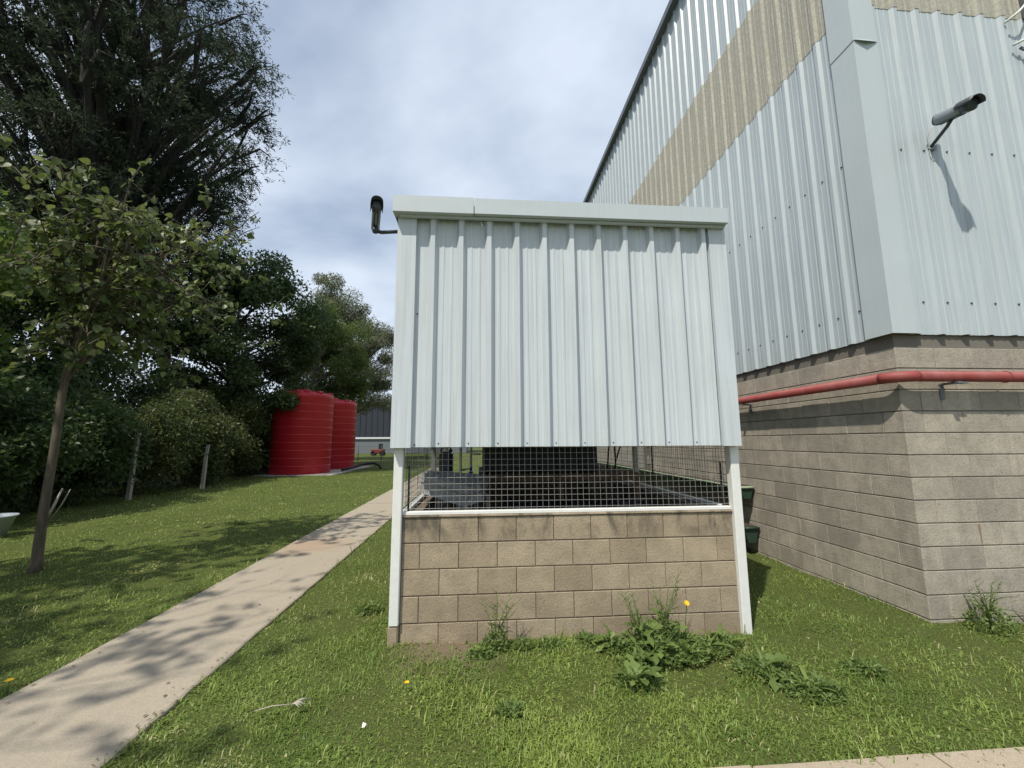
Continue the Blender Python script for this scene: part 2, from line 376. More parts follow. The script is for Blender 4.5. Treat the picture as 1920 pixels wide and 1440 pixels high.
for xa, xb in [(-1.7, -.9), (-.9, -.1), (-.1, .72), (.72, 1.30), (1.30, 1.925), (1.925, 2.245), (2.245, 2.95), (2.95, 3.7), (3.7, 4.6), (4.6, 5.6), (5.6, 6.6)]:
    o = MB().box(xa + .005, .9, -.1, xb - .005, 2.12 + random.uniform(-.012, .012), .010 + random.uniform(-.004, .004), .006).build('path_slab', 'slab_concrete', fp); o.location = (-2, -1.6, 0)

# ------------------------------------------------------------------ block walls
def block_mesh(w, h, d, ch, mat, name='block'):
    # front at y=0 facing -y, x 0..w, z 0..h
    v = [(ch, 0, ch), (w - ch, 0, ch), (w - ch, 0, h - ch), (ch, 0, h - ch),
         (0, ch, 0), (w, ch, 0), (w, ch, h), (0, ch, h), (0, d, 0), (w, d, 0), (w, d, h), (0, d, h)]
    f = [(0, 1, 2, 3), (4, 5, 1, 0), (5, 6, 2, 1), (6, 7, 3, 2), (7, 4, 0, 3), (8, 9, 5, 4), (9, 10, 6, 5), (10, 11, 7, 6), (11, 8, 4, 7)]
    return MB().add(v, f).mesh(name, mat)
_bm = {}
def block(parent, origin, ax, x0, x1, z0, z1, mat, d=.09, gap_v=.004, gap_h=.007, jit=.0016):
    """a block on a wall face: origin=(x,y) of the face's start, ax = heading (unit 2D) of the face, outward normal = ax rotated by -90 deg"""
    wd, h = round(x1 - x0 - gap_v, 3), round(z1 - z0 - gap_h, 3)
    k = (wd, h, mat)
    if k not in _bm: _bm[k] = block_mesh(wd, h, d, .0035, mat)
    px = origin[0] + ax[0] * (x0 + gap_v / 2); py = origin[1] + ax[1] * (x0 + gap_v / 2)
    j = random.uniform(-jit, jit); nrm = (ax[1], -ax[0])
    o = link('block', _bm[k], parent, rot=(random.uniform(-.004, .004), 0, math.atan2(ax[1], ax[0])))
    q = Vector((0, 0, 0)); a = parent
    while a: q += a.location; a = a.parent
    o.location = Vector((px + nrm[0] * j, py + nrm[1] * j, z0 + gap_h / 2)) - q
    return o

# ---- pump shed -----------------------------------------------------------------
shed = empty('equipment_shed', (.76, 3.5, 0), label='small shed of pale corrugated cladding over a wire-mesh opening and low block wall', cat='shed')
def part(mb, name, mat, parent=None, **kw):
    p = parent or shed
    base = p.matrix_world.translation if False else None
    o = mb.build(name, mat, p, **kw)
    q = Vector((0, 0, 0)); a = p
    while a: q += a.location; a = a.parent
    o.location = -q
    return o
WX0, WX1, WY, SD = -.622, 2.145, 3.5, 8.0
rows = [(-.06, .147), (.147, .347), (.347, .547), (.547, .747), (.747, .947)]
full = [-.622, -.32, -.012, .297, .606, .917, 1.226, 1.537, 1.844, 2.145]
half = [-.622, -.478, -.168, .142, .452, .762, 1.073, 1.38, 1.70, 1.995, 2.145]
mb = MB(); mb.box(WX0 + .004, WY + .008, -.06, WX1 - .004, WY + .15, .944); mb.box(WX0 - .022, WY + .152, -.06, WX0 + .11, SD, .944); mb.box(WX1 - .11, WY + .152, -.06, WX1 + .022, SD, .944)
mb.box(WX0 + .112, SD - .15, -.06, WX1 - .112, SD - .002, .944)
bw = part(mb, 'block_wall', 'mortar_shed')
for i, (z0, z1) in enumerate(rows):
    e = full if i % 2 == 0 else half
    for a, c_ in zip(e[:-1], e[1:]): block(bw, (0, WY), (1, 0), a, c_, z0, z1, 'block_shed', gap_v=.005, gap_h=.0085)
for side in (0, 1):
    for i, (z0, z1) in enumerate(rows):
        y = 0 if i % 2 == 0 else -.154; Ltot = SD - WY - .12
        while y < Ltot:
            a, c_ = max(0, y), min(Ltot, y + .308)
            if c_ - a > .05:
                if side == 0: block(bw, (WX0 - .03, SD), (0, -1), a, c_, z0, z1, 'block_shed')
                else: block(bw, (WX1 + .03, WY + .12), (0, 1), a, c_, z0, z1, 'block_shed')
            y += .308
part(MB().box(WX0 + .0, WY - .012, .948, WX1, WY + .13, .962, .003), 'mortar_cap', 'block_shed')
part(MB().box(WX0, WY + .005, .963, WX1, WY + .055, .992, .004), 'sill_rail', 'white_paint')
for x in (WX0 - .03, WX1 - .02): part(MB().box(x, WY + .16, .948, x + .05, SD - .05, .985, .004), 'sill_rail', 'white_paint')
def channel(x, y, z0, z1, wx=.074, wy=.078):
    return MB().box(x, y, z0, x + wx, y + wy, z1, .006)
part(channel(-.697, 3.462, .145, 3.45), 'post', 'white_paint'); part(MB().box(-.705, 3.468, -.08, -.624, 3.56, .143, .012), 'post_plinth', 'block_shed')
part(channel(2.147, 3.462, -.05, 3.45, .078), 'post', 'white_paint')
for x in (-.66, 2.135):
    for y in (5.72, 7.9): part(channel(x, y, .986, 3.45, .06, .06), 'post', 'galv')
# welded mesh
def wires(axis, pos, a0, a1, z0, z1, pitch=.0493, r=.0017):
    mb = MB(); rr = random.Random(int(pos * 100)); a = a0 + .012
    def bar(p, q):
        mb.tube([p, ((p[0] + q[0]) / 2 + rr.uniform(-.003, .003), (p[1] + q[1]) / 2 + rr.uniform(-.003, .003), (p[2] + q[2]) / 2 + rr.uniform(-.003, .003)), q], r, 4, False)
    while a < a1:
        bar((a, pos, z0), (a, pos, z1)) if axis == 'x' else bar((pos, a, z0), (pos, a, z1)); a += pitch
    z = z0 + .02
    while z < z1:
        bar((a0, pos + .0034, z), (a1, pos + .0034, z)) if axis == 'x' else bar((pos + .0034, a0, z), (pos + .0034, a1, z)); z += pitch
    return mb
part(wires('x', WY + .03, WX0, WX1, .99, 1.62), 'wire_mesh', 'wire', kind='stuff')
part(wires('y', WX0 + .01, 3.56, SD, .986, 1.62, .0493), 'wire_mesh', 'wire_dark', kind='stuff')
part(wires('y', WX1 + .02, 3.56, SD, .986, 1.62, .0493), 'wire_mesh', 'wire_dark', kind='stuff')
for x in (WX0 + .03, WX1 - .02):
    part(MB().tube([(x, 3.585, .97), (x, 3.585, 1.36)], .009, 6), 'mesh_stay', 'wire_dark')
part(MB().tube([(2.12, 5.05, .985), (2.12, 5.05, 1.7)], .010, 6), 'mesh_stay', 'wire_dark')

# trapezoidal sheet: list of (s, h) along the sheet
def sheet_profile(s0, s1, ribs, hgt=.044, flank=.024, crest=.036, minor=2, mh=.0035, pitch=.2415):
    p = [(s0 - .3, 0.0), (s1 + .3, 0.0)]
    for c_ in ribs:
        p += [(c_ - crest / 2 - flank, 0), (c_ - crest / 2, hgt), (c_ + crest / 2, hgt), (c_ + crest / 2 + flank, 0)]
        for k in range(minor):
            m_ = c_ + pitch * (k + 1.15) / (minor + 1.3)
            p += [(m_ - .014, 0), (m_ - .008, mh), (m_ + .008, mh), (m_ + .014, 0)]
    p.sort(key=lambda q: q[0])
    def at(s_):
        for (a, ha), (b_, hb) in zip(p[:-1], p[1:]):
            if a <= s_ <= b_: return ha + (hb - ha) * ((s_ - a) / (b_ - a) if b_ > a else 0)
        return p[0][1] if s_ < p[0][0] else p[-1][1]
    h0, h1 = at(s0), at(s1)
    p = [(s0, h0)] + [q for q in p if s0 < q[0] < s1] + [(s1, h1)]
    return p
def sheet(prof, z0, z1, origin, ax, nz=1, thick=.0):
    """extrude profile vertically; origin (x,y), ax heading, ribs stand out along the outward normal"""
    nrm = (ax[1], -ax[0]); vs = []; fs = []; n = len(prof)
    for i in range(nz + 1):
        z = z0 + (z1 - z0) * i / nz
        for s_, h in prof: vs.append((origin[0] + ax[0] * s_ + nrm[0] * h, origin[1] + ax[1] * s_ + nrm[1] * h, z))
    for i in range(nz):
        for k in range(n - 1): fs.append((i * n + k, i * n + k + 1, (i + 1) * n + k + 1, (i + 1) * n + k))
    return MB().add(vs, fs)
CZ0, CZ1, CY = 1.508, 3.47, 3.425
ribc = [-.384 - .03 + .2415 * k for k in range(11)]
cuts = [-.56, ribc[3] + .001, ribc[7] + .001, 2.06]
for a, c_ in zip(cuts[:-1], cuts[1:]):
    part(sheet(sheet_profile(a, c_, [r for r in ribc if a - .06 < r < c_ + .06]), CZ0, CZ1, (0, CY - (.0015 if a > 0 else 0)), (1, 0)), 'cladding_sheet', 'steel_shed')
# corner trims: folded L sections
part(MB().prism([(-.714, 3.384), (-.556, 3.384), (-.553, 3.424), (-.557, 3.424), (-.560, 3.3875), (-.7105, 3.3875), (-.7105, 3.56), (-.714, 3.56)], 'z', CZ0 - .004, CZ1), 'corner_trim', 'steel_shed')
part(MB().prism([(2.207, 3.384), (2.052, 3.384), (2.049, 3.424), (2.053, 3.424), (2.0555, 3.3875), (2.2035, 3.3875), (2.2035, 3.56), (2.207, 3.56)], 'z', CZ0 - .004, CZ1), 'corner_trim', 'steel_shed')
# side cladding
sr = [.1 + .2415 * k for k in range(19)]
part(sheet(sheet_profile(0, SD - 3.5, sr), CZ0, CZ1, (-.668, SD), (0, -1)), 'cladding_sheet', 'steel_shed')
part(sheet(sheet_profile(0, SD - 3.5, sr), CZ0, CZ1, (2.19, 3.5), (0, 1)), 'cladding_sheet', 'steel_shed')
# head flashing, fascia, roof
part(MB().box(-.70, 3.345, 3.452, 2.19, 3.379, 3.470, .002), 'head_flashing', 'steel_trim')
part(MB().prism([(3.300, 3.473), (3.300, 3.612), (3.52, 3.625), (3.52, 3.621), (3.3035, 3.6085), (3.3035, 3.4765), (3.40, 3.4765), (3.40, 3.473)], 'x', -.06, 2.197), 'fascia', 'steel_trim')
part(MB().prism([(3.2975, 3.470), (3.2975, 3.615), (3.52, 3.6285), (3.52, 3.6255), (3.30, 3.6125), (3.3, 3.4725), (3.40, 3.4725), (3.40, 3.470)], 'x', -.743, -.067), 'fascia', 'steel_trim')
for x in (-.743, 2.1935): part(MB().box(x, 3.402, 3.474, x + .0035, SD, 3.61), 'barge_trim', 'steel_trim')
part(MB().box(-.735, 3.41, 3.50, 2.188, SD, 3.606), 'roof', 'steel_trim')
# screws
def screw_mesh(r=.008, l=.006):
    return MB().tube([(0, 0, 0), (0, -l, 0)], [r, r * .8], 6, True, False).mesh('screw', 'screw')
SCR = screw_mesh(.0075)
def screw(parent, x, y, z, rz=0, me=None):
    o = link('screw', me or SCR, parent, rot=(0, 0, rz)); q = Vector((0, 0, 0)); a = parent
    while a: q += a.location; a = a.parent
    o.location = Vector((x, y, z)) - q
for k, r in enumerate(ribc): screw(shed, r + .075, CY, CZ0 + .028)
screw(shed, -.53, CY, CZ0 + .02); screw(shed, 2.03, CY - .002, CZ0 + .10); screw(shed, 2.035, CY - .002, 2.42); screw(shed, -.535, CY, 2.62)

# things inside the shed
o = MB().box(WX0 + .13, 3.66, -.01, WX1 - .13, SD - .16, .06); part(o, 'floor_slab', 'floor_dark')
tb = empty('timber_stand', (1.0, 5.5, 0), label='rough brown timber stand under the black tank inside the shed', cat='stand')
for y in (4.96, 6.5): part(MB().box(-.02, y, 1.085, 1.93, y + .06, 1.145, .004), 'rail', 'timber', tb)
for x in (.0, .92, 1.86):
    for y in (4.965, 6.505): part(MB().box(x, y, .06, x + .065, y + .05, 1.083, .004), 'leg', 'timber', tb)
for k in range(10): part(MB().box(-.02, 4.97 + k * .158, 1.147, 1.93, 4.97 + k * .158 + .143, 1.168, .003), 'plank', 'timber', tb)
bt = empty('black_tank', (.75, 5.7, 1.17), label='black plastic box tank standing on timber inside the shed', cat='tank')
part(MB().box(.03, 5.06, 1.17, 1.44, 6.4, 2.2, .03), 'body', 'black_plastic', bt)
for k in range(5): part(MB().box(.10 + k * .27, 5.035, 1.23, .22 + k * .27, 5.065, 2.12, .012), 'rib', 'black_plastic', bt)
part(MB().box(.0, 5.03, 2.2, 1.47, 6.43, 2.26, .015), 'lid', 'black_plastic', bt)
mb = MB(); rd = random.Random(5); nxx, nyy = 26, 18; vs = []; fs = []
for j in range(nyy + 1):
    for i in range(nxx + 1):
        fx, fy = i / nxx, j / nyy; ed = min(fx, 1 - fx, fy, 1 - fy)
        z = .88 + .03 * math.sin(i * .9 + j * .4) + .025 * math.sin(j * 1.3 - i * .3) + rd.uniform(-.012, .012)
        if ed < .06: z -= .5 * (1 - ed / .06)
        vs.append((.14 + 1.82 * fx, 3.95 + .93 * fy, z))
for j in range(nyy):
    for i in range(nxx): q = j * (nxx + 1) + i; fs.append((q, q + 1, q + nxx + 2, q + nxx + 1))
tp = empty('black_filler', (1.05, 4.4, 0), label='crumpled black tarpaulin sheet over a stack, added to fill the dark behind the mesh', cat='filler')  # black sheet and stack added so the view over the sill reads dark
part(MB().add(vs, fs, True), 'sheet', 'black_plastic', tp); part(MB().box(.25, 4.05, .06, 1.85, 4.78, .80, .02), 'stack', 'rubber', tp)
hd = empty('metal_hood', (-.2, 4.4, .9), label='dented grey sheet-metal hood lying tilted behind the mesh, left side', cat='hood')
# trough-like hood: sloping faces
def hull(verts, faces): return MB().add(verts, faces)
hv = [(-.59, 4.25, 1.055), (-.15, 4.02, .945), (.03, 4.10, .985), (.09, 4.55, 1.10), (-.59, 4.7, 1.12),
      (-.59, 4.28, 1.225), (-.09, 4.06, 1.115), (.0, 4.14, 1.13), (.12, 4.6, 1.19), (-.58, 4.72, 1.24)]
part(hull(hv, [(0, 1, 6, 5), (1, 2, 7, 6), (2, 3, 8, 7), (3, 4, 9, 8), (4, 0, 5, 9), (5, 6, 7, 8, 9), (4, 3, 2, 1, 0)]), 'shell', 'hood_metal', hd)
part(MB().tube([(-.588, 4.255, 1.16), (-.115, 4.03, 1.055), (.02, 4.108, 1.075)], .006, 5), 'seam', 'hood_metal', hd)
for x, y in ((-.42, 4.22), (.06, 4.30), (-.4, 4.65), (.06, 4.62)): part(MB().box(x, y, .06, x + .03, y + .03, 1.0, .003), 'leg', 'galv', hd)
part(MB().box(-.40, 4.235, .86, .07, 4.255, .885, .003), 'brace', 'galv', hd)
bo = empty('spray_bottle', (-.12, 5.55, 1.062), label='small blue bottle with white base standing inside the shed', cat='bottle')
part(MB().lathe([(0, 1.06), (.032, 1.062), (.032, 1.10)], 14, (-.12, 5.55)), 'base', 'paper_white', bo)
part(MB().lathe([(.031, 1.10), (.031, 1.15), (.013, 1.19), (.013, 1.215), (0, 1.217)], 14, (-.12, 5.55)), 'body', 'blue_plastic', bo)
sh = empty('wall_shelf', (-.3, 5.6, 0), label='dark shelf board on white legs carrying the blue bottle', cat='shelf')
part(MB().box(-.56, 5.40, 1.035, -.03, 5.75, 1.059, .004), 'board', 'rubber', sh)
for x in (-.54, -.30, -.07):
    part(MB().box(x, 5.42, .06, x + .035, 5.455, 1.033, .003), 'leg', 'white_paint', sh)
cn = empty('jerry_can', (-.42, 5.6, 1.06), label='dark plum plastic can on the shelf behind the mesh', cat='can')
part(MB().box(-.53, 5.46, 1.06, -.36, 5.70, 1.42, .03), 'body', 'camera_dark', cn); part(MB().tube([(-.52, 5.58, 1.42), (-.50, 5.58, 1.48), (-.40, 5.58, 1.48), (-.37, 5.58, 1.42)], .012, 6), 'handle', 'camera_dark', cn)
part(MB().tube([(-.39, 5.50, 1.42), (-.39, 5.50, 1.45)], .02, 10), 'cap', 'black_plastic', cn)
pf = empty('pipe_frame', (-.1, 6.6, 0), label='white tube frame standing at the back of the shed', cat='frame')
part(MB().tube([(-.30, 6.5, .06), (-.30, 6.5, 1.75)], .02, 8), 'leg', 'white_paint', pf); part(MB().tube([(-.15, 6.9, .06), (-.15, 6.9, 1.75)], .02, 8), 'leg', 'white_paint', pf)
part(MB().tube([(-.30, 6.5, 1.12), (-.15, 6.9, 1.12)], .016, 8), 'crossbar', 'white_paint', pf); part(MB().tube([(-.15, 6.9, 1.35), (.01, 6.9, 1.35)], .016, 8), 'crossbar', 'white_paint', pf)
# hanging cables
cb = empty('cable_bundle', (1.85, 5.9, 1), label='black cables hanging at the right inside the shed', cat='cables')
for k, (x0, x1) in enumerate(((1.80, 1.79), (1.88, 1.90), (1.97, 1.90))):
    part(MB().tube([(x0, 5.80, 1.9), (x0 + .01, 5.79, 1.5), (x1, 5.8, 1.25), (x1 - .02, 5.8, 1.08)], .011, 6), 'cable', 'rubber', cb)

# ------------------------------------------------------------------ warehouse
wh = empty('warehouse', (3.87, 3.52, 0), label='tall warehouse of pale corrugated steel on a grey block base', cat='building')
HX, HY = 3.87, 3.52; WLEN, WWID = 44.0, 16.0
mb = MB(); mb.box(HX + .009, HY + .009, -.2, HX + WWID, HY + .2, 2.55); mb.box(HX + .009, HY + .2, -.2, HX + .2, HY + WLEN, 2.55)
ww = part(mb, 'block_wall', 'mortar_wh', wh)
nrow = 13
for i in range(nrow):
    z0 = i * .2 - .175 if False else .01 + (i - 1) * .2; z1 = z0 + .2
    if i == nrow - 1: z1 = z0 + .2
    # front face, from the corner to the right
    x = 0; e = [0, .2] if i % 2 else [0, .2, .4]
    first = .2 + (.0 if i % 2 else .2)
    edges = [0, .2]; xx = .2 + (.4 if i % 2 else .2)
    while xx < 2.9: edges.append(xx); xx += .4
    for a, c_ in zip(edges[:-1], edges[1:]): block(ww, (HX, HY), (1, 0), a, c_, z0, z1, 'block_wh', gap_h=.009)
    # left face: heading from far to near is (0,-1)
    edges = [0]; xx = .2 if i % 2 else .4
    while xx < (6.2 if i < 9 else 4.0): edges.append(xx); xx += .4
    for a, c_ in zip(edges[:-1], edges[1:]): block(ww, (HX, HY + 10), (0, -1), 10 - c_, 10 - a, z0, z1, 'block_wh', gap_h=.009, d=.085)
# wall behind the blocks; further along it stands flush with them
m, t, b = new_mat('block_far'); v = wpos(t)
mpv = N(t, 'ShaderNodeMapping'); L(t, v, mpv.inputs[0]); mpv.inputs['Rotation'].default_value = (math.pi / 2, 0, math.pi / 2)
sx = N(t, 'ShaderNodeSeparateXYZ'); L(t, v, sx.inputs[0]); cx = N(t, 'ShaderNodeCombineXYZ'); L(t, mth('ADD', sx.outputs[0], sx.outputs[1], t), cx.inputs[0]); L(t, mth('SUBTRACT', sx.outputs[2], .01, t), cx.inputs[1])
bk = N(t, 'ShaderNodeTexBrick'); L(t, cx.outputs[0], bk.inputs[0]); bk.inputs['Scale'].default_value = 1; bk.inputs['Brick Width'].default_value = .4; bk.inputs['Row Height'].default_value = .2; bk.inputs['Mortar Size'].default_value = .004
bk.inputs['Color1'].default_value = (.33, .305, .265, 1); bk.inputs['Color2'].default_value = (.37, .345, .30, 1); bk.inputs['Mortar'].default_value = (.12, .11, .1, 1)
L(t, bk.outputs[0], b.inputs['Base Color']); b.inputs['Roughness'].default_value = .92; MAT['block_far'] = m
mb = MB(); mb.box(HX, HY + 6.2, -.2, HX + .006, HY + WLEN, 1.81); mb.box(HX, HY + 4.0, 1.812, HX + .006, HY + WLEN, 2.55); mb.box(HX + 2.9, HY + .001, -.2, HX + WWID, HY + .006, 2.55)
part(mb, 'wall_face', 'block_far', wh)
# cladding, bands: steel / fibre / steel
CO = .012                                      # pan stand-off from blocks
bands = [(2.532, 6.12, 'steel_wh', 0), (6.09, 7.70, 'fibre_sheet', .004), (7.67, 10.2, 'steel_wh', .001)]
P = .2525
for z0, z1, mt, off in bands:
    # left face sheets, 1.01 m each, heading (0,-1)
    nrib = [.06 + P * k for k in range(4)]
    prof = sheet_profile(0, 1.01, nrib, .032, .022, .04, 2, .004, P)
    me = sheet(prof, 0, z1 - z0, (0, 0), (0, -1), 4).mesh('cladding_sheet', mt)
    for k in range(24):
        o = link('cladding_sheet', me, wh); o.location = Vector((HX - CO - off, HY + .215 + 1.01 * (k + 1), z0)) - wh.location
    me2 = sheet(prof, 0, z1 - z0, (0, 0), (1, 0), 4).mesh('cladding_sheet', mt)
    for k in range(5 if z0 < 7 else 14):
        o = link('cladding_sheet', me2, wh); o.location = Vector((HX + .17 + 1.01 * k, HY - CO - off, z0 + (random.uniform(-.004, .004)))) - wh.location
mb = MB(); mb.box(HX + .1, HY + .1, 2.6, HX + .16, HY + WLEN, 10.1); mb.box(HX + .2, HY + .1, 2.6, HX + WWID, HY + .16, 10.1); mb.box(HX + .2, HY + WLEN - .1, -.2, HX + WWID, HY + WLEN, 10.1); mb.box(HX + WWID - .1, HY + .2, -.2, HX + WWID, HY + WLEN - .2, 10.1)
part(mb, 'inner_wall', 'steel_wh', wh)
mb = MB(); mb.box(HX - .012, HY + 24.4, 2.54, HX + .09, HY + WLEN, 10.15); part(mb, 'far_cladding', 'steel_wh', wh)
part(MB().prism([(HX - .02, 10.17), (HX + WWID / 2, 12.2), (HX + WWID, 10.17), (HX + WWID, 10.1), (HX - .02, 10.1)], 'y', HY + .02, HY + WLEN), 'roof', 'steel_wh', wh)
gut = part(MB().prism([(HX - .15, 10.13), (HX - .15, 10.27), (HX - .14, 10.27), (HX - .14, 10.14), (HX - .03, 10.14), (HX - .03, 10.27), (HX - .022, 10.27), (HX - .022, 10.13)], 'y', HY - .1, HY + WLEN), 'gutter', 'steel_dark', wh)
# corner flashing in two lengths, lapped at 5.63 m
t0 = -.05
def corner(z0, z1, o_, name='corner_trim', lift=0):
    a = HX - .055 - o_; c_ = HY - .055 - o_; th = .003
    pl = [(a, HY + .222), (a, c_), (HX + .205, c_), (HX + .205, c_ + .03), (HX + .202, c_ + .03), (HX + .202, c_ + th), (a + th, c_ + th), (a + th, HY + .219), (a + .04, HY + .219), (a + .04, HY + .222)]
    return part(MB().prism(pl, 'z', z0, z1), name, 'steel_trim', wh)
corner(2.532, 5.66, 0)
corner(5.63, 10.15, .006)
# a lifted lip at the lap
part(MB().add([(HX - .045, HY - .064, 5.645), (HX + .19, HY - .064, 5.64), (HX + .19, HY - .064, 5.625), (HX + .06, HY - .092, 5.60), (HX - .045, HY - .07, 5.63)], [(0, 1, 2, 3, 4)]), 'flashing_lip', 'steel_trim', wh)
# screws
SCW = screw_mesh(.011, .008)
for z in (2.85, 4.45):
    for k in range(8): screw(wh, HX + .17 + .06 + .12 + P * k, HY - CO, z, 0, SCW)
    for k in range(12): screw(wh, HX - CO, HY + .215 + 1.01 - .06 - .12 - P * 3 + P * k, z, -math.pi / 2, SCW)
# a rust run under a nail hole
m, t, b = new_mat('rust'); nn = noise(t, 14, 4, .6, wpos(t, (3, 3, .6))); L(t, mixc(t, nn, (.23, .11, .05), (.33, .23, .15)), b.inputs['Base Color']); b.inputs['Roughness'].default_value = .95; MAT['rust'] = m
part(MB().add([(4.452, HY - .0035, .80), (4.468, HY - .0035, .80), (4.465, HY - .0035, .63), (4.458, HY - .0035, .62)], [(0, 1, 2, 3)]), 'rust_stain', 'rust', wh)

# ---- red fire pipe
pipe = empty('red_pipe', (HX, HY, 2.1), label='faded red water pipe running round the warehouse corner below the cladding', cat='pipe')
PO, PR, PZ = .115, .049, 2.115
cxp, cyp = HX - PO, HY - PO; R_ = .17
part(MB().tube([(cxp, HY + 20, PZ), (cxp, HY + 6, PZ), (cxp, cyp + R_, PZ)], PR, 18), 'straight', 'red_pipe', pipe)
part(MB().tube([(cxp + R_ - R_ * math.cos(a), cyp + R_ - R_ * math.sin(a), PZ) for a in [math.pi / 2 * k / 8 for k in range(9)]], PR + .0012, 18), 'elbow', 'red_pipe', pipe)
part(MB().tube([(cxp + R_, cyp, PZ), (HX + 6, cyp, PZ)], PR, 18), 'straight', 'red_pipe', pipe)
part(MB().tube([(HX + .93, cyp, PZ), (HX + .945, cyp, PZ)], PR + .006, 18), 'coupling', 'red_pipe', pipe)
def bracket(x, y, front):
    if front:
        mb = MB().box(x, HY - .17, PZ - PR - .02, x + .045, HY - .004, PZ - PR - .001, .003); mb.box(x, HY - .012, PZ - PR - .15, x + .045, HY - .0035, PZ - PR - .022, .003); mb.box(x + .05, HY - .15, PZ - PR - .018, x + .13, HY - .10, PZ - PR - .002)
    else:
        mb = MB().box(HX - .17, y, PZ - PR - .02, HX - .004, y + .045, PZ - PR - .001, .003); mb.box(HX - .012, y, PZ - PR - .15, HX - .0035, y + .045, PZ - PR - .022, .003)
    part(mb, 'bracket', 'steel_dark', pipe)
bracket(4.26, 0, True); bracket(0, 5.62, False); bracket(6.2, 0, True); bracket(0, 8.0, False)

# ---- cameras
def bullet_camera(name, rear, tip, arm_from, arm_to, label, r=.052, hood=True):
    rear, tip = Vector(rear), Vector(tip); ax = (tip - rear).normalized(); ln = (tip - rear).length
    e = empty(name, arm_to, label=label, cat='camera')
    side = ax.cross(Vector((0, 0, 1))).normalized(); up = side.cross(ax).normalized()
    def ring(c_, rx, rz, n=16): return [c_ + side * (rx * math.copysign(abs(math.cos(a)) ** .7, math.cos(a))) + up * (rz * math.copysign(abs(math.sin(a)) ** .7, math.sin(a))) for a in [2 * math.pi * k / n for k in range(n)]]
    def loft(rings, smooth=True):
        n = len(rings[0]); vs = [p for r_ in rings for p in r_]; fs = [(i * n + k, i * n + (k + 1) % n, (i + 1) * n + (k + 1) % n, (i + 1) * n + k) for i in range(len(rings) - 1) for k in range(n)]
        fs += [tuple(reversed(range(n))), tuple((len(rings) - 1) * n + k for k in range(n))]
        return MB().add(vs, fs, smooth)
    bdy = part(loft([ring(rear + ax * a, r * s_, r * s_) for a, s_ in ((.0, .86), (.012, 1), (ln * .70, 1))]), 'body', 'camera_shell', e)
    part(loft([ring(rear - ax * .012, r * .8, r * .8), ring(rear - ax * .001, r * 1.02, r * 1.02), ring(rear + ax * .004, r * 1.02, r * 1.02)]), 'rear_cap', 'camera_dark', bdy)
    part(loft([ring(rear + ax * (ln * .70), r * 1.06, r * 1.06), ring(rear + ax * (ln * .86), r * 1.06, r * 1.06), ring(rear + ax * (ln * .87), r * .7, r * .7)]), 'front_cap', 'camera_dark', bdy)
    # sun hood over the top: arc shell
    vs = []; n = 9
    for a, w_ in ((ln * .60, 1.12), (ln * .85, 1.16), (ln * 1.0, 1.05)):
        for rr_ in (r * w_ + .006, r * w_ + .010):
            for k in range(n):
                an = math.radians(-5 + 190 * k / (n - 1)); vs.append(rear + ax * a + side * (math.cos(an) * rr_) + up * (math.sin(an) * rr_ * .95))
    fs = []
    for s_ in range(2):
        for lay in (0, 1):
            b0 = (s_ * 2 + lay) * n; b1 = ((s_ + 1) * 2 + lay) * n
            for k in range(n - 1): fs.append((b0 + k, b0 + k + 1, b1 + k + 1, b1 + k))
        for k in (0, n - 1): fs.append(((s_ * 2) * n + k, (s_ * 2 + 1) * n + k, (s_ * 2 + 3) * n + k, (s_ * 2 + 2) * n + k))
    for s_ in (0, 2):
        for k in range(n - 1): fs.append((s_ * 2 * n + k, s_ * 2 * n + k + 1, (s_ * 2 + 1) * n + k + 1, (s_ * 2 + 1) * n + k))
    part(MB().add(vs, fs, True), 'sun_hood', 'camera_dark', bdy)
    for s_ in (-1, 1): part(MB().tube([rear + ax * (ln * .05) + side * (s_ * r * .35) - up * (r * 1.0), rear + ax * (ln * .68) + side * (s_ * r * .35) - up * (r * 1.0)], .006, 6), 'rib', 'camera_dark', bdy)
    a0, a1 = Vector(arm_from), Vector(arm_to)
    part(MB().tube([a0, a0.lerp(a1, .25) - Vector((0, 0, .015)), a1], [.018, .016, .016], 10), 'arm', 'camera_dark', e)
    part(MB().tube([a0 + up * .025, a0 - up * .018], [.03, .024], 10), 'swivel', 'camera_dark', e)
    d_ = (a1 - a0).normalized()
    part(MB().tube([a1 - d_ * .001, a1 + d_ * .014], [.036, .04], 14), 'base_plate', 'camera_shell', e)
    return e, rear, ax, up
e, r_, ax, up = bullet_camera('security_camera', (4.50, 3.37, 4.685), (4.435, 3.00, 4.555), (4.487, 3.24, 4.60), (4.545, HY - CO - .014, 4.49), 'grey security camera on a bent arm high on the warehouse front', .052)
part(MB().tube([(4.51, 3.385, 4.68), (4.50, 3.46, 4.63), (4.48, 3.47, 4.56), (4.52, 3.495, 4.52), (4.53, 3.50, 4.38), (4.58, 3.495, 4.33), (4.60, 3.50, 4.40)], .004, 5, True), 'cable', 'paper_white', e)
bullet_camera('security_camera', (-.968, 3.64, 3.495), (-.862, 3.26, 3.535), (-.95, 3.57, 3.43), (-.716, 3.56, 3.425), 'dark security camera on the left top corner of the shed', .037)

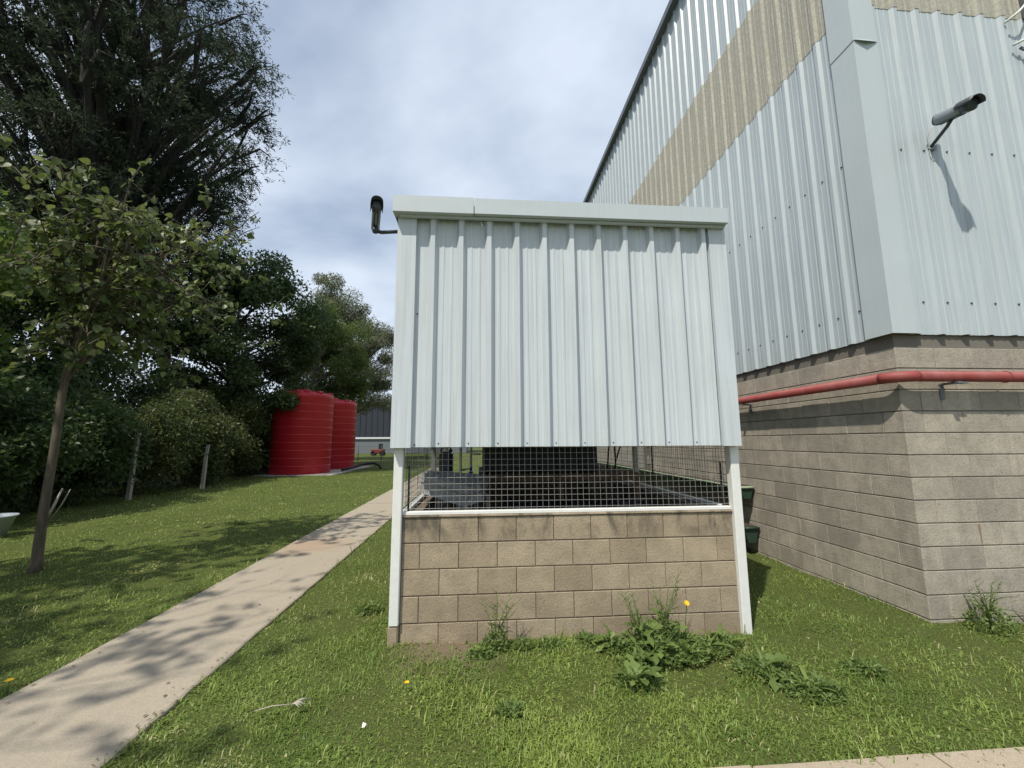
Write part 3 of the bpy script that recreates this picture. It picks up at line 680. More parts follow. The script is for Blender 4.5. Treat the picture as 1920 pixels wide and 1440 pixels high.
# ---- green wall troughs
def trough(z, y0, y1, wtop, h, label):
    e = empty('wall_trough', (HX, y0, z), label=label, cat='planter', group='green troughs along the warehouse wall')
    x1 = HX - .02; x0 = x1 - wtop
    part(MB().prism([(x0, z), (x1, z), (x1 - .05, z - h), (x0 + .05, z - h)], 'y', y0, y1), 'body', 'green_plastic', e)
    part(MB().box(x0 - .012, y0 - .012, z, x1 + .008, y1, z + .022, .006), 'rim', 'green_rim' if z > .6 else 'green_plastic', e)
    part(MB().tube([(x0 - .004, y0 - .014, z + .006), (x1 + .004, y0 - .014, z + .006)], .016, 8), 'roll_edge', 'green_rim' if z > .6 else 'green_plastic', e)
    part(MB().box(x0 + .01, y0 + .01, z + .0225, x1 - .01, y1 - .01, z + .026), 'soil', 'soil', e)
trough(.885, 5.72, 14.0, .20, .15, 'long green trough fixed along the warehouse wall, upper one with pale rim')
trough(.34, 5.68, 14.0, .21, .19, 'long dark green trough just above the grass, under the pale-rimmed one')

# ---- bracket with cables at the right frame edge
br = empty('cable_bracket', (5.85, HY, 6.0), label='dark bracket with pale cables at the right edge of the warehouse front', cat='bracket')
part(MB().box(5.83, HY - .12, 6.05, 5.90, HY - .05, 6.9, .01), 'upright', 'steel_dark', br)
part(MB().tube([(5.60, HY - .06, 5.98), (5.70, HY - .12, 6.06), (5.84, HY - .14, 6.22)], .012, 6), 'cable', 'paper_white', br)
part(MB().tube([(5.66, HY - .05, 5.72), (5.74, HY - .10, 5.75), (5.86, HY - .12, 5.82)], .012, 6), 'cable', 'paper_white', br)
part(MB().tube([(5.74, HY - .05, 5.70), (5.80, HY - .08, 5.62), (5.90, HY - .08, 5.66)], .014, 6), 'hook', 'steel_dark', br)

# ------------------------------------------------------------------ water tanks
def tank(x, y, r, h, label):
    e = empty('water_tank', (x, y, 0), label=label, cat='water tank', group='red plastic water tanks')
    prof = [(0, .0), (r * .97, .0), (r, .06)]; n = 9; z = .42
    dz = (h * .93 - .5) / n
    for k in range(n + 1):
        zc = z + dz * k
        prof += [(r - .006, zc - .03), (r + .004, zc - .016), (r + .005, zc + .004), (r - .018, zc + .012), (r - .004, zc + .03)]
    top = h * .955
    prof += [(r, top - .12), (r * .975, top - .04), (r * .90, top), (r * .60, h * .985), (r * .25, h), (0, h)]
    tbd = part(MB().lathe(prof, 64, (x, y)), 'body', 'red_tank', e)
    part(MB().lathe([(.3, h - .01), (.31, h + .05), (.27, h + .09), (0, h + .1)], 24, (x, y)), 'lid', 'red_tank', tbd)
    for k in range(8):
        a = 2 * math.pi * k / 8 + .2; c_, s_ = math.cos(a), math.sin(a)
        o = MB().box(-.12, r * .62, 0, .12, r * .955, .14, .03).build('lug', 'red_tank', tbd); o.location = (x, y, top - .03); o.rotation_euler = (0, 0, a)
    return e
TA = (-9.15, 22.2); TB = (-9.02, 26.0)
tank(*TA, 1.43, 4.2, 'nearer and larger red ribbed water tank beside the trees')
tank(*TB, 1.40, 4.15, 'farther red water tank half hidden behind the nearer one')
sl = MB().box(-10.7, 20.6, -.06, -7.0, 28.2, .03, .01).build('tank_slab', 'fence_concrete', kind='structure')
ho = empty('tank_hose', (-7.2, 24.3, 0), label='dark hose and fittings along the foot of the red tanks', cat='hose')
part(MB().tube([(-7.25, 22.8, .12), (-7.05, 23.6, .16), (-6.95, 24.6, .22), (-6.7, 25.4, .30), (-6.3, 25.6, .32), (-5.9, 25.3, .18), (-5.75, 25.0, .02)], .07, 8), 'hose', 'rubber', ho)
part(MB().tube([(-7.15, 25.4, .25), (-6.6, 25.45, .28)], .06, 8), 'outlet', 'red_tank', ho)

# ------------------------------------------------------------------ far building, fence, machine
fb = empty('far_building', (-10, 62, 0), label='distant low building with dark upper wall and grey base behind the tanks', cat='building')
mb = MB().box(-26, 60, 2.25, -2, 74, 7.1); part(mb, 'upper_wall', 'far_dark', fb)
part(MB().box(-26, 60.1, -.2, -2, 73.9, 2.0), 'base_wall', 'far_grey', fb); part(MB().box(-26.1, 59.9, 2.0, -1.9, 74.1, 2.25), 'ledge', 'far_white', fb)
part(MB().box(-26.1, 59.9, 7.1, -1.9, 74.1, 7.25), 'roof_edge', 'far_dark', fb)
for k in range(30): part(MB().box(-25.8 + k * .8, 59.93, 2.3, -25.7 + k * .8, 60.0, 7.05), 'batten', 'far_dark', fb)
mc = empty('yard_machine', (-12.0, 50, 0), label='small orange machine parked in front of the far building', cat='machine')
part(MB().box(-12.6, 49.5, .25, -11.2, 50.5, .75, .06), 'body', 'machine_orange', mc); part(MB().box(-11.8, 49.7, .75, -11.4, 50.1, 1.4, .04), 'engine', 'black_plastic', mc)
for x in (-12.4, -11.4):
    for y in (49.5, 50.45): part(MB().tube([(x, y, .25), (x, y + .12, .25)], .25, 14), 'wheel', 'rubber', mc)
wf = empty('wire_fence', (-9, 36, 0), label='thin dark wire fence crossing the far lawn beyond the tanks', cat='fence')
for k in range(8): part(MB().tube([(-14 + k * 1.9, 36, 0), (-14 + k * 1.9, 36, 1.25)], .035, 6), 'post', 'wire_dark', wf)
for z in (.3, .6, .9, 1.2): part(MB().tube([(-14, 36, z), (-.7, 36, z)], .008, 4), 'wire', 'wire_dark', wf)

# concrete fence posts overgrown by the hedge
def fpost(x, y, h, lean, label):
    e = empty('fence_post', (x, y, 0), label=label, cat='fence post', group='leaning concrete fence posts')
    vs = []
    for z, w_, off in ((-.1, .05, 0), (h * .82, .04, lean * .82), (h, .036, lean + .03)):
        vs += [(off - w_, -w_, z), (off + w_, -w_, z), (off + w_, w_, z), (off - w_, w_, z)]
    fs = [(0, 1, 2, 3), (8, 9, 10, 11)] + [(i * 4 + k, i * 4 + (k + 1) % 4, i * 4 + 4 + (k + 1) % 4, i * 4 + 4 + k) for i in (0, 1) for k in range(4)]
    MB().add(vs, fs).build('shaft', 'fence_concrete', e)
    for z in (.5, 1.0, 1.4): MB().tube([(0, -.06, z), (0, -.12, z)], .012, 6).build('wire_tie', 'galv', e)
fpost(-9.75, 12.6, 1.85, .06, 'taller pale concrete fence post at the hedge, nearer one')
fpost(-9.5, 15.3, 1.5, .05, 'shorter slim concrete fence post near the red tank')
tu = empty('plastic_tub', (-8.35, 7.9, 0), label='pale blue-grey plastic tub lying at the left frame edge on the grass', cat='tub')
part(MB().lathe([(.0, 0), (.20, .0), (.30, .33), (.325, .33), (.325, .355), (.285, .355), (.19, .02), (0, .02)], 28, (-8.22, 7.85)), 'shell', 'tub_white', tu)
for nm, a, b_, lb in (('dead_stick', (-8.60, 9.15, .0), (-8.383, 9.2, .66), 'thicker pale dead stick leaning behind the young tree trunk'), ('dead_stick', (-8.62, 9.3, .02), (-8.32, 9.3, .63), 'thinner pale dead stick leaning beside the thicker one')):
    tag(MB().tube([a, ((a[0] + b_[0]) / 2, (a[1] + b_[1]) / 2 + .02, (a[2] + b_[2]) / 2), b_], [.03, .024, .014] if lb[0:5] == 'thick' else [.014, .012, .008], 7).build(nm, 'dry_stick'), lb, 'stick')

# ------------------------------------------------------------------ foliage
def leaves(C, size, rg, aspect=.5, droop=.3, out_dir=None, fold=.25):
    """C (n,3) leaf base points -> one diamond quad each"""
    n = len(C); s = size * rg.uniform(.6, 1.35, n)
    d = rg.normal(size=(n, 3)); d[:, 2] -= droop * 1.5
    if out_dir is not None: d += out_dir
    d /= np.linalg.norm(d, axis=1)[:, None] + 1e-9
    up = rg.normal(size=(n, 3)) * .7; up[:, 2] += 1.0
    sd = np.cross(d, up); sd /= np.linalg.norm(sd, axis=1)[:, None] + 1e-9
    nr = np.cross(sd, d)
    V = np.empty((n, 4, 3)); V[:, 0] = C; V[:, 2] = C + d * s[:, None]
    mid = C + d * (s * .45)[:, None] + nr * (s * fold * .3)[:, None]
    V[:, 1] = mid + sd * (s * aspect * .5)[:, None]; V[:, 3] = mid - sd * (s * aspect * .5)[:, None]
    Q = np.arange(n * 4).reshape(n, 4); t_ = np.repeat(np.clip(rg.normal(.5, .28, n), 0, 1.2), 4)
    return V.reshape(-1, 3), Q, t_
def bez(a, b, c, n):
    a, b, c = Vector(a), Vector(b), Vector(c)
    return [(a * (1 - t) ** 2 + b * 2 * t * (1 - t) + c * t * t) for t in [i / n for i in range(n + 1)]]
def make_tree(name, base, h, tr, crown_c, crown_r, nclump, clump_r, nleaf, lsize, lmat, bmat, label, cat='tree', group=None, seed=1, aspect=.5, droop=.3,
              lean=(0, 0), shell=(.45, 1.0), kind_spray=False, twigs=3, zbias=0., trunk_frac=.55, ntrunk=1, flat=.75, limb=1.0, rise=.5):
    rg = np.random.default_rng(seed); rd = random.Random(seed)
    e = empty(name, base, label=label, cat=cat, group=group)
    bx, by, bz = base; wood = MB(); B = Vector(base)
    # clump centres in crown ellipsoid (world offset from base)
    cc = np.array(crown_c); cr_ = np.array(crown_r)
    d = rg.normal(size=(nclump, 3)); d /= np.linalg.norm(d, axis=1)[:, None]
    rr_ = rg.uniform(shell[0] ** 3, shell[1] ** 3, nclump) ** (1 / 3)
    cl = cc + d * rr_[:, None] * cr_
    if zbias: cl[:, :2] = cc[:2] + (cl[:, :2] - cc[:2]) * np.clip(1 - zbias * (cl[:, 2] - cc[2]) / cr_[2], .15, 1.6)[:, None]
    cl[:, 2] = np.maximum(cl[:, 2], .25)
    tops = []
    for q in range(ntrunk):
        a = 2 * math.pi * q / max(1, ntrunk) + .4; sp = (0 if ntrunk == 1 else cr_[0] * .35)
        tp = Vector((cc[0] + lean[0] + math.cos(a) * sp, cc[1] + lean[1] + math.sin(a) * sp, cc[2] + cr_[2] * .55))
        pts = bez((0, 0, -.1), (tp.x * .15 + rd.uniform(-.1, .1) * tr * 4, tp.y * .15, tp.z * .5), tp, 10)
        if ntrunk == 1: pts = [Vector((p.x + rd.uniform(-1, 1) * tr * .25, p.y + rd.uniform(-1, 1) * tr * .25, p.z)) if 0 < i else p for i, p in enumerate(pts)]
        rads = [tr * (1.25 if i == 0 else 1) * (1 - .085 * i) for i in range(11)]
        wood.tube(pts, rads, 9, False); tops.append(pts)
    for i in range(nclump):
        c_ = Vector(cl[i]); pts = tops[i % len(tops)]
        # leave the trunk below the clump
        zt = max(pts[0].z, c_.z - rise * (Vector((c_.x, c_.y)) - Vector((pts[5].x, pts[5].y))).length - .2)
        k = min(range(2, 11), key=lambda j: abs(pts[j].z - zt)); s_ = pts[k]
        md = s_.lerp(c_, .5) + Vector((0, 0, .12 * (c_ - s_).length))
        r0 = max(.012, min(tr * .38, .018 * (c_ - s_).length + .01)) * (limb if i % 3 == 0 else 1)
        wood.tube(bez(s_, md, c_, 5), [r0 * (1 - .185 * j) for j in range(6)], 5, False)
        for q in range(twigs):
            dv = Vector(rg.normal(size=3)).normalized() * clump_r * .9
            wood.tube([c_.lerp(s_, .12), c_ + dv * .5 + Vector((0, 0, .03)), c_ + dv], [r0 * .35, r0 * .25, r0 * .12], 4, False)
    wood.build('trunk', bmat, e)
    per = max(1, nleaf // nclump)
    u = rg.normal(size=(nclump, per, 3)); u /= np.linalg.norm(u, axis=2)[:, :, None]
    rad = rg.uniform(.05, 1, (nclump, per)) ** (1 / 2.2)
    cs = clump_r * rg.uniform(.6, 1.3, (nclump, 1, 1))
    Pn = cl[:, None, :] + u * rad[:, :, None] * cs * np.array([1, 1, flat])
    Pn = Pn.reshape(-1, 3); od = (u * .8).reshape(-1, 3)
    if kind_spray:
        # each point carries a drooping feathery spray of needles
        m_ = 19; n = len(Pn)
        ax_ = Pn - np.array([cc[0], cc[1], 0]); ax_[:, 2] = 0; ax_ /= np.linalg.norm(ax_, axis=1)[:, None] + 1e-6
        ax_ = ax_ * .8 + rg.normal(size=(n, 3)) * .55; ax_[:, 2] += .05; ax_ /= np.linalg.norm(ax_, axis=1)[:, None]
        tt = np.linspace(0, 1, m_)[None, :, None]; Ls = rg.uniform(.5, 1.2, (n, 1, 1)) * lsize * 4.2
        Q_ = Pn[:, None, :] + ax_[:, None, :] * tt * Ls; Q_[:, :, 2] -= (tt[:, :, 0] ** 2) * Ls[:, :, 0] * .45
        Pn = Q_.reshape(-1, 3) + rg.normal(size=(n * m_, 3)) * .05; od = np.repeat(ax_ * 1.3, m_, 0)
    Pn[:, 2] = np.maximum(Pn[:, 2], .05)
    V, Q, tn = leaves(Pn, lsize, rg, aspect, droop, od)
    link('crown', np_mesh('crown', V, Q, lmat, tn), e)
    return e

# big dark feathery tree
make_tree('feathery_tree', (-16.8, 18.5, 0), 24, .5, (.1, -.4, 17.2), (5.9, 5.0, 10.5), 270, 1.15, 9800, .19, 'leaf_conifer', 'bark_dark',
          'huge dark feathery evergreen towering at the left, reaching out of the frame', seed=5, aspect=.22, droop=.25, kind_spray=True, limb=1.9, rise=1.5, ntrunk=3, shell=(.35, 1.0), twigs=2, flat=.7)
# dark broadleaf in the middle
make_tree('broadleaf_tree', (-12.6, 21.5, 0), 9, .22, (.5, -.3, 6.6), (4.1, 2.8, 4.7), 120, .9, 64000, .17, 'leaf_dark', 'bark_dark',
          'dark green broadleaf tree left of and above the red tanks', seed=8, aspect=.62, droop=.4)
make_tree('broadleaf_tree', (-12.6, 29.5, 0), 10, .22, (1.9, .2, 7.0), (2.9, 2.2, 4.2), 70, .9, 36000, .18, 'leaf_mid', 'bark_grey',
          'lighter yellow-green tree rising right behind the red tanks', seed=9, aspect=.5, droop=.5)
make_tree('pale_tree', (-14.6, 38, 0), 14, .3, (.6, 0, 10.6), (4.0, 3, 6.3), 84, 1.15, 44000, .22, 'leaf_pale', 'bark_grey',
          'tall pale grey-green tree with pointed top behind the dark trees', seed=12, aspect=.35, droop=.6)
make_tree('pale_tree', (-12.3, 36.5, 0), 11, .22, (2.9, 0, 8.1), (3.2, 2.6, 4.3), 60, .9, 34000, .2, 'leaf_pale', 'bark_grey',
          'airy pale willow-like tree with drooping twigs next to the shed corner', seed=14, aspect=.24, droop=.9, twigs=5)
# trees behind the hedge
make_tree('broadleaf_tree', (-15.5, 14.0, 0), 9, .2, (0, 0, 5.2), (3.6, 3.0, 3.6), 70, .95, 34000, .19, 'leaf_dark', 'bark_dark',
          'dark tree standing in the hedge behind the young tree', seed=21, aspect=.6)
make_tree('broadleaf_tree', (-13.4, 8.2, 0), 8, .2, (0, .2, 5.2), (3.0, 2.6, 3.2), 60, .9, 30000, .18, 'leaf_bright', 'bark_dark',
          'brighter green leafy tree cut by the left frame edge', seed=23, aspect=.6)
# shrubs along the fence
sh_spec = [(-10.5, 9.0, 3.0, 1.7, 'low dark shrub of the hedge at the left frame edge', 'leaf_dark'),
           (-10.9, 11.4, 3.3, 1.6, 'dark shrub of the hedge left of the taller fence post', 'leaf_dark'),
           (-10.9, 14.0, 3.2, 1.6, 'tangled shrub between the two fence posts', 'leaf_shrub'),
           (-10.8, 16.8, 3.6, 1.6, 'dense shrub right of the shorter fence post', 'leaf_shrub'),
           (-11.3, 19.4, 3.9, 1.6, 'olive shrub pressed against the nearer red tank', 'leaf_shrub'),
           (-11.7, 22.2, 4.0, 1.7, 'dense shrub touching the left flank of the nearer red tank', 'leaf_shrub'),
           (-12.6, 25.5, 4.4, 2.2, 'dark shrub filling the gap behind the red tanks', 'leaf_dark'),
           (-13.6, 11.5, 4.2, 1.9, 'tall dark shrub in the second row behind the nearer fence post', 'leaf_dark'),
           (-13.8, 17.0, 4.6, 2.0, 'tall dark shrub in the second row behind the shorter fence post', 'leaf_dark')]
for k, (x, y, h, r, lb, lm) in enumerate(sh_spec):
    make_tree('hedge_shrub', (x, y, 0), h, .06, (0, 0, h * .5), (r, r * .95, h * .52), 50, .6, 19000, .12, lm, 'bark_dark', lb, 'shrub', 'hedge shrubs along the fence', 40 + k, .5, .3, shell=(.3, 1.0), twigs=2, ntrunk=3)
# young tree on the lawn, and its neighbours outside the frame whose shade falls on the lawn
def young_tree(base, label, seed, nl=2600, scale=1.0, cr_c=(.35, .3, 3.9), cr_r=(1.9, 1.7, 1.5)):
    rg = np.random.default_rng(seed); rd = random.Random(seed)
    e = empty('young_tree', base, label=label, cat='tree', group='young broad-leaved trees on the lawn'); wood = MB()
    st = [Vector((0, 0, -.05)), Vector((.005, 0, .12)), Vector((.0, 0, .75)), Vector((.02, 0, 1.5)), Vector((-.0, .02, 2.2)), Vector((.03, .03, 2.85)), Vector((.06, .05, 3.6)), Vector((.16, .05, 4.3)), Vector((.2, .1, 4.95))]
    st = [p * scale for p in st]
    wood.tube(st, [.080 * scale, .054 * scale, .048 * scale, .044 * scale, .041 * scale, .036 * scale, .034 * scale, .024 * scale, .010 * scale], 12, True)
    tips = []
    for k in range(52):
        z = rd.uniform(2.2, 4.8) * scale; i = max(j for j in range(len(st)) if st[j].z <= z); i = min(i, len(st) - 2)
        s_ = st[i].lerp(st[i + 1], (z - st[i].z) / (st[i + 1].z - st[i].z))
        d = rg.normal(size=3); d /= np.linalg.norm(d); q = np.array(cr_c) + d * np.array(cr_r) * rd.uniform(.55, 1.0)
        q = Vector(q) * scale
        md = s_.lerp(q, .5) + Vector((0, 0, .15 * scale)); pp = bez(s_, md, q, 6)
        wood.tube(pp, [.02 * scale * (1 - .14 * j) for j in range(7)], 5, False)
        for p in pp[2:]:
            for _ in range(2):
                t_ = p + Vector(rg.normal(size=3)) * .22 * scale; wood.tube([p, (p + t_) / 2 + Vector((0, 0, .03)), t_], [.008, .006, .003], 4, False); tips.append((p, t_))
    wood.build('trunk', 'bark_young', e)
    n = nl; C = np.empty((n, 3)); D = np.empty((n, 3))
    for i in range(n):
        p, t_ = tips[rd.randrange(len(tips))]; f = rd.uniform(.3, 1.05); q = p.lerp(t_, f) + Vector(rg.normal(size=3)) * .03
        C[i] = q; dv = (t_ - p).normalized(); D[i] = (dv.x * .6 + rg.normal() * .5, dv.y * .6 + rg.normal() * .5, -.55 + rg.normal() * .35)
    D /= np.linalg.norm(D, axis=1)[:, None]
    s = .10 * scale * rg.uniform(.55, 1.25, n)
    up = rg.normal(size=(n, 3)) * .5 + np.array([-.15, -.35, .9]); sd = np.cross(D, up); sd /= np.linalg.norm(sd, axis=1)[:, None]; nr = np.cross(sd, D)
    # heart-shaped leaf of 8 vertices, folded along the midrib, tip curling
    shape = [(0, 0, 0), (.12, .33, .03), (.38, .40, .05), (.72, .22, 0), (1.0, 0, -.12), (.72, -.22, 0), (.38, -.40, .05), (.12, -.33, .03)]
    V = np.stack([C + D * (s * a)[:, None] + sd * (s * b_)[:, None] + nr * (s * c_)[:, None] for a, b_, c_ in shape], 1).reshape(-1, 3)
    Q = (np.arange(n) * 8)[:, None, None] + np.array([(0, 1, 2, 3), (0, 3, 4, 5), (0, 5, 6, 7)])[None]
    link('crown', np_mesh('crown', V, Q.reshape(-1, 4), 'leaf_young', np.repeat(np.where(rg.uniform(size=n) < .06, 1.9, np.clip(rg.normal(.40, .38, n), 0, 1.4)), 8)), e)
    return e
young_tree((-5.44, 5.77, 0), 'slender young tree with large leaves on the shaded lawn at left', 3, 4000)
young_tree((-7.5, 2.3, 0), 'young tree just outside the left edge shading the near lawn', 4, 3800, 1.3, (.6, .3, 4.1), (2.2, 2.2, 1.6))
young_tree((-6.6, -.5, 0), 'young tree behind the camera at left shading the near path', 6, 1500, 1.3, (.6, .4, 4.1), (2.1, 2.1, 1.5))
for k, (x, y, h) in enumerate(((-13.0, 3.0, 9), (-12.5, -2.5, 9))):
    make_tree('broadleaf_tree', (x, y, 0), h, .2, (0, 0, h * .58), (3.0, 3.0, h * .40), 55, .95, 20000, .2, 'leaf_dark', 'bark_dark',
              ('dark fence-line tree just left of the frame', 'dark fence-line tree left of and behind the camera')[k], seed=60 + k, aspect=.6)

# ------------------------------------------------------------------ grass
def inside_open(x, y):
    jj = rng.exponential(.026, x.shape)
    ok = ~((x > PX0 + jj) & (x < PX1 - jj) & (y > -3) & (y < 25.5))
    ok &= ~((y < 2.11 - jj * 1.3) & (y > .9) & (x > -1.7))
    ok &= ~((x > WX0 - .09) & (x < WX1 + .09) & (y > WY - .015) & (y < SD))
    ok &= ~((x > HX - .01) & (y > HY - .01))
    ok &= ~((np.hypot(x - TA[0], y - TA[1]) < 1.7) | (np.hypot(x - TB[0], y - TB[1]) < 1.65)) & ~((x > -10.7) & (x < -7.0) & (y > 20.6) & (y < 28.2))
    return ok
def pnoise(x, y, s, seed):
    r = np.random.default_rng(seed); v = np.zeros_like(x)
    for k in range(5):
        a = r.uniform(0, 6.28, 2); f = s * (1.6 ** k) * r.uniform(.8, 1.2)
        th = r.uniform(0, 6.28); v += np.sin((x * math.cos(th) + y * math.sin(th)) * f + a[0]) * np.cos((x * math.sin(th) - y * math.cos(th)) * f * .9 + a[1]) / (1.35 ** k)
    return v
NB = 560000
R0, R1 = 1.75, 34.0
r = R0 * np.exp(rng.uniform(0, 1, NB) ** 1.12 * math.log(R1 / R0)); th = rng.uniform(-1.18, 1.02, NB) + YAW
gxp, gyp = r * np.sin(th), r * np.cos(th)
keep = inside_open(gxp, gyp)
pn = pnoise(gxp, gyp, 2.2, 3)
bare = np.exp(-(((gxp + .28) / .38) ** 2 + ((gyp - 3.40) / .14) ** 2)); keep &= rng.uniform(size=NB) > bare * .95
keep &= rng.uniform(size=NB) < np.clip(.82 + pn * .2, .45, 1)
gxp, gyp, r, pn = gxp[keep], gyp[keep], r[keep], pn[keep]; n = len(gxp)
edge = np.minimum.reduce([np.abs(gxp - PX0), np.abs(gxp - PX1), np.abs(gyp - WY) + 9 * ((gxp < -.75) | (gxp > 2.3)), np.abs(gxp - HX) + 9 * (gyp < HY), np.abs(gyp - HY) + 9 * (gxp < HX)])
hp = pnoise(gxp, gyp, 1.7, 31); hp2 = pnoise(gxp, gyp, 6.5, 33)
tall = np.clip(1.12 + .24 * hp + .25 * hp2, .82, 2.2) + 1.1 * np.exp(-edge / .07) * rng.uniform(0, 1, n)
far = np.clip(r / 5, 1, 4)
ln_ = rng.gamma(4, .0066, n) * tall * far ** .35; wd = rng.uniform(.0017, .0035, n) * far ** .8
clover = (rng.uniform(size=n) < np.clip(.34 + .28 * pnoise(gxp, gyp, 3.1, 8), .05, .75)); ln_[clover] *= .55; wd[clover] *= 2.6
az = rng.uniform(0, 6.283, n); tilt = np.abs(rng.normal(.85, .4, n)); tilt[clover] += .4
dx, dy = np.cos(az), np.sin(az); z0 = lump(gxp, gyp) - .016
sx_, sy_ = -dy * wd, dx * wd
V = np.empty((n, 5, 3))
s1 = np.sin(tilt * .6) * ln_ * .5; c1 = np.cos(tilt * .6) * ln_ * .5; s2 = s1 + np.sin(np.minimum(tilt * 1.7, 1.7)) * ln_ * .5; c2 = c1 + np.cos(np.minimum(tilt * 1.7, 1.7)) * ln_ * .5
V[:, 0] = np.stack([gxp + sx_ * .7, gyp + sy_ * .7, z0], 1); V[:, 1] = np.stack([gxp - sx_ * .7, gyp - sy_ * .7, z0], 1)
V[:, 2] = np.stack([gxp + dx * s1 + sx_, gyp + dy * s1 + sy_, z0 + c1], 1); V[:, 3] = np.stack([gxp + dx * s1 - sx_, gyp + dy * s1 - sy_, z0 + c1], 1)
V[:, 4] = np.stack([gxp + dx * s2, gyp + dy * s2, z0 + c2], 1)
T = (np.arange(n) * 5)[:, None, None] + np.array([(0, 1, 3), (0, 3, 2), (2, 3, 4)])[None]
tint = np.clip(rng.normal(.42, .22, n) + .22 * pnoise(gxp, gyp, 1.2, 5) , 0, 1.2); tint[clover] *= .8; tint += np.clip(pnoise(gxp, gyp, 5.0, 21), -1, 1) * .12
dry = np.clip(pnoise(gxp, gyp, 1.9, 41) - .75, 0, 1); straw = rng.uniform(size=n) < .035 + .55 * dry; tint[straw] = rng.uniform(1.35, 1.75, straw.sum())
link('grass', np_mesh('grass', V.reshape(-1, 3), T.reshape(-1, 3), 'grass', np.repeat(tint, 5)), label='short green lawn grass with clover', kind='stuff')

# ------------------------------------------------------------------ weeds
def weed_leaf(lobes, w_, curl, name='leaf'):
    # long leaf along +y, midrib folded, optional lobes
    n = 7; vs = []; fs = []
    for i in range(n):
        f = i / (n - 1); wdt = w_ * math.sin(math.pi * min(1, f * .82 + .12)) ** .8 * (1 + (lobes if i % 2 else -lobes))
        if i == n - 1: wdt = w_ * .06
        z = .35 * f - curl * f * f
        vs += [(-wdt, f, z + .12 * wdt), (0, f, z - .02), (wdt, f, z + .12 * wdt)]
    for i in range(n - 1):
        for k in (0, 1): fs.append((i * 3 + k, i * 3 + k + 1, i * 3 + k + 4, i * 3 + k + 3))
    me = MB().add(vs, fs, True).mesh(name, 'weed')
    at = me.attributes.new('tint', 'FLOAT', 'POINT'); at.data.foreach_set('value', [random.uniform(.2, .9)] * len(me.vertices)); return me
_wl = weed_leaf
def weed_leaf(lo, w_, cu):
    return [_wl(lo * random.uniform(.7, 1.2), w_ * random.uniform(.85, 1.2), cu * random.uniform(.7, 1.3)) for _ in range(4)]
LEAF = [weed_leaf(.55, .13, .5), weed_leaf(.45, .15, .9), weed_leaf(.12, .07, .45), weed_leaf(.0, .045, .75), weed_leaf(.2, .19, .7)]
def weed(x, y, nl, size, kinds, label, seed, stalk=0, spread=(.2, 1.0), flower=False):
    rd = random.Random(seed); e = empty('weed_plant', (x, y, 0), label=label, cat='weed', group='weeds growing by the shed wall')
    for k in range(int(nl * 1.9)):
        o = link('leaf', rd.choice(LEAF[rd.choice(kinds)]), e, loc=(rd.uniform(-.02, .02), rd.uniform(-.02, .02), rd.uniform(0, .02) + stalk * rd.random() * .55))
        s = size * rd.uniform(.3, .9); o.scale = (s * rd.uniform(.85, 1.2), s, s); o.rotation_euler = (rd.uniform(*spread), rd.uniform(-.3, .3), 2.4 * k + rd.uniform(-.4, .4))
    # fine basal foliage
    nf = int(nl * 42); rg = np.random.default_rng(seed); rr_ = size * .75 * np.sqrt(rg.uniform(0, 1, nf)); an = rg.uniform(0, 6.283, nf)
    hz = (size * .30 + stalk * .45) * rg.uniform(0, 1, nf) * (1 - .7 * rr_ / (size * .75))
    Pf = np.stack([rr_ * np.cos(an), rr_ * np.sin(an) * .8, hz], 1)
    V_, Q_, t_ = leaves(Pf, .034, rg, .42, -.25, np.stack([np.cos(an), np.sin(an), np.full(nf, .4)], 1) * .7)
    link('foliage', np_mesh('foliage', V_, Q_, 'weed', t_), e)
    if stalk:
        for q in range(6):
            a = rd.uniform(0, 6.28); tx, ty = math.cos(a) * .14, math.sin(a) * .05; h = stalk * rd.uniform(.75, 1.1)
            pts = [(0, 0, 0), (tx * .3, ty * .3, h * .5), (tx, ty, h)]
            st = MB().tube(pts, [.005, .0035, .002], 5)
            for j in range(7):
                f = rd.uniform(.45, 1); p = (tx * f, ty * f, h * f); b_ = rd.uniform(0, 6.28); l_ = rd.uniform(.03, .08)
                st.tube([p, (p[0] + math.cos(b_) * l_, p[1] + math.sin(b_) * l_ * .6, p[2] + l_ * .7)], [.0018, .0012], 4)
            me = st.mesh('stalk', 'weed'); at = me.attributes.new('tint', 'FLOAT', 'POINT'); at.data.foreach_set('value', [.5] * len(me.vertices)); link('stalk', me, e)
    if flower:
        h = .30; me = MB().tube([(0, 0, 0), (.01, -.01, h * .6), (.02, -.02, h)], .003, 5).mesh('stem', 'weed'); link('stem', me, e)
        fl = MB(); n = 16
        for k in range(n):
            a = 2 * math.pi * k / n; c_, s_ = math.cos(a), math.sin(a); fl.add([(0, 0, 0), (c_ * .012 - s_ * .004, s_ * .012 + c_ * .004, .006), (c_ * .024, s_ * .024, .008), (c_ * .012 + s_ * .004, s_ * .012 - c_ * .004, .006)], [(0, 1, 2, 3)])
        fl.add([(math.cos(a) * .009, math.sin(a) * .009, .009) for a in [k * math.pi / 4 for k in range(8)]], [tuple(range(8))])
        link('flower', fl.mesh('flower', 'petal_yellow'), e, (.02, -.02, h), (.8, 0, 0))
weed(1.02, 2.84, 13, .21, (0, 1, 4), 'broad-leaved weed standing alone in the lawn in front of the tall clump', 1, spread=(.1, 1.0))
weed(1.0, 3.33, 11, .19, (0, 1), 'left leafy weed of the clump at the wall foot', 2, spread=(.2, 1.1))
weed(1.20, 3.22, 14, .23, (0, 1, 4), 'tall seeding weed in the middle of the wall clump', 3, stalk=.42)
weed(1.40, 3.28, 12, .22, (0, 2), 'tall thin-stalked weed right of the clump centre', 4, stalk=.5)
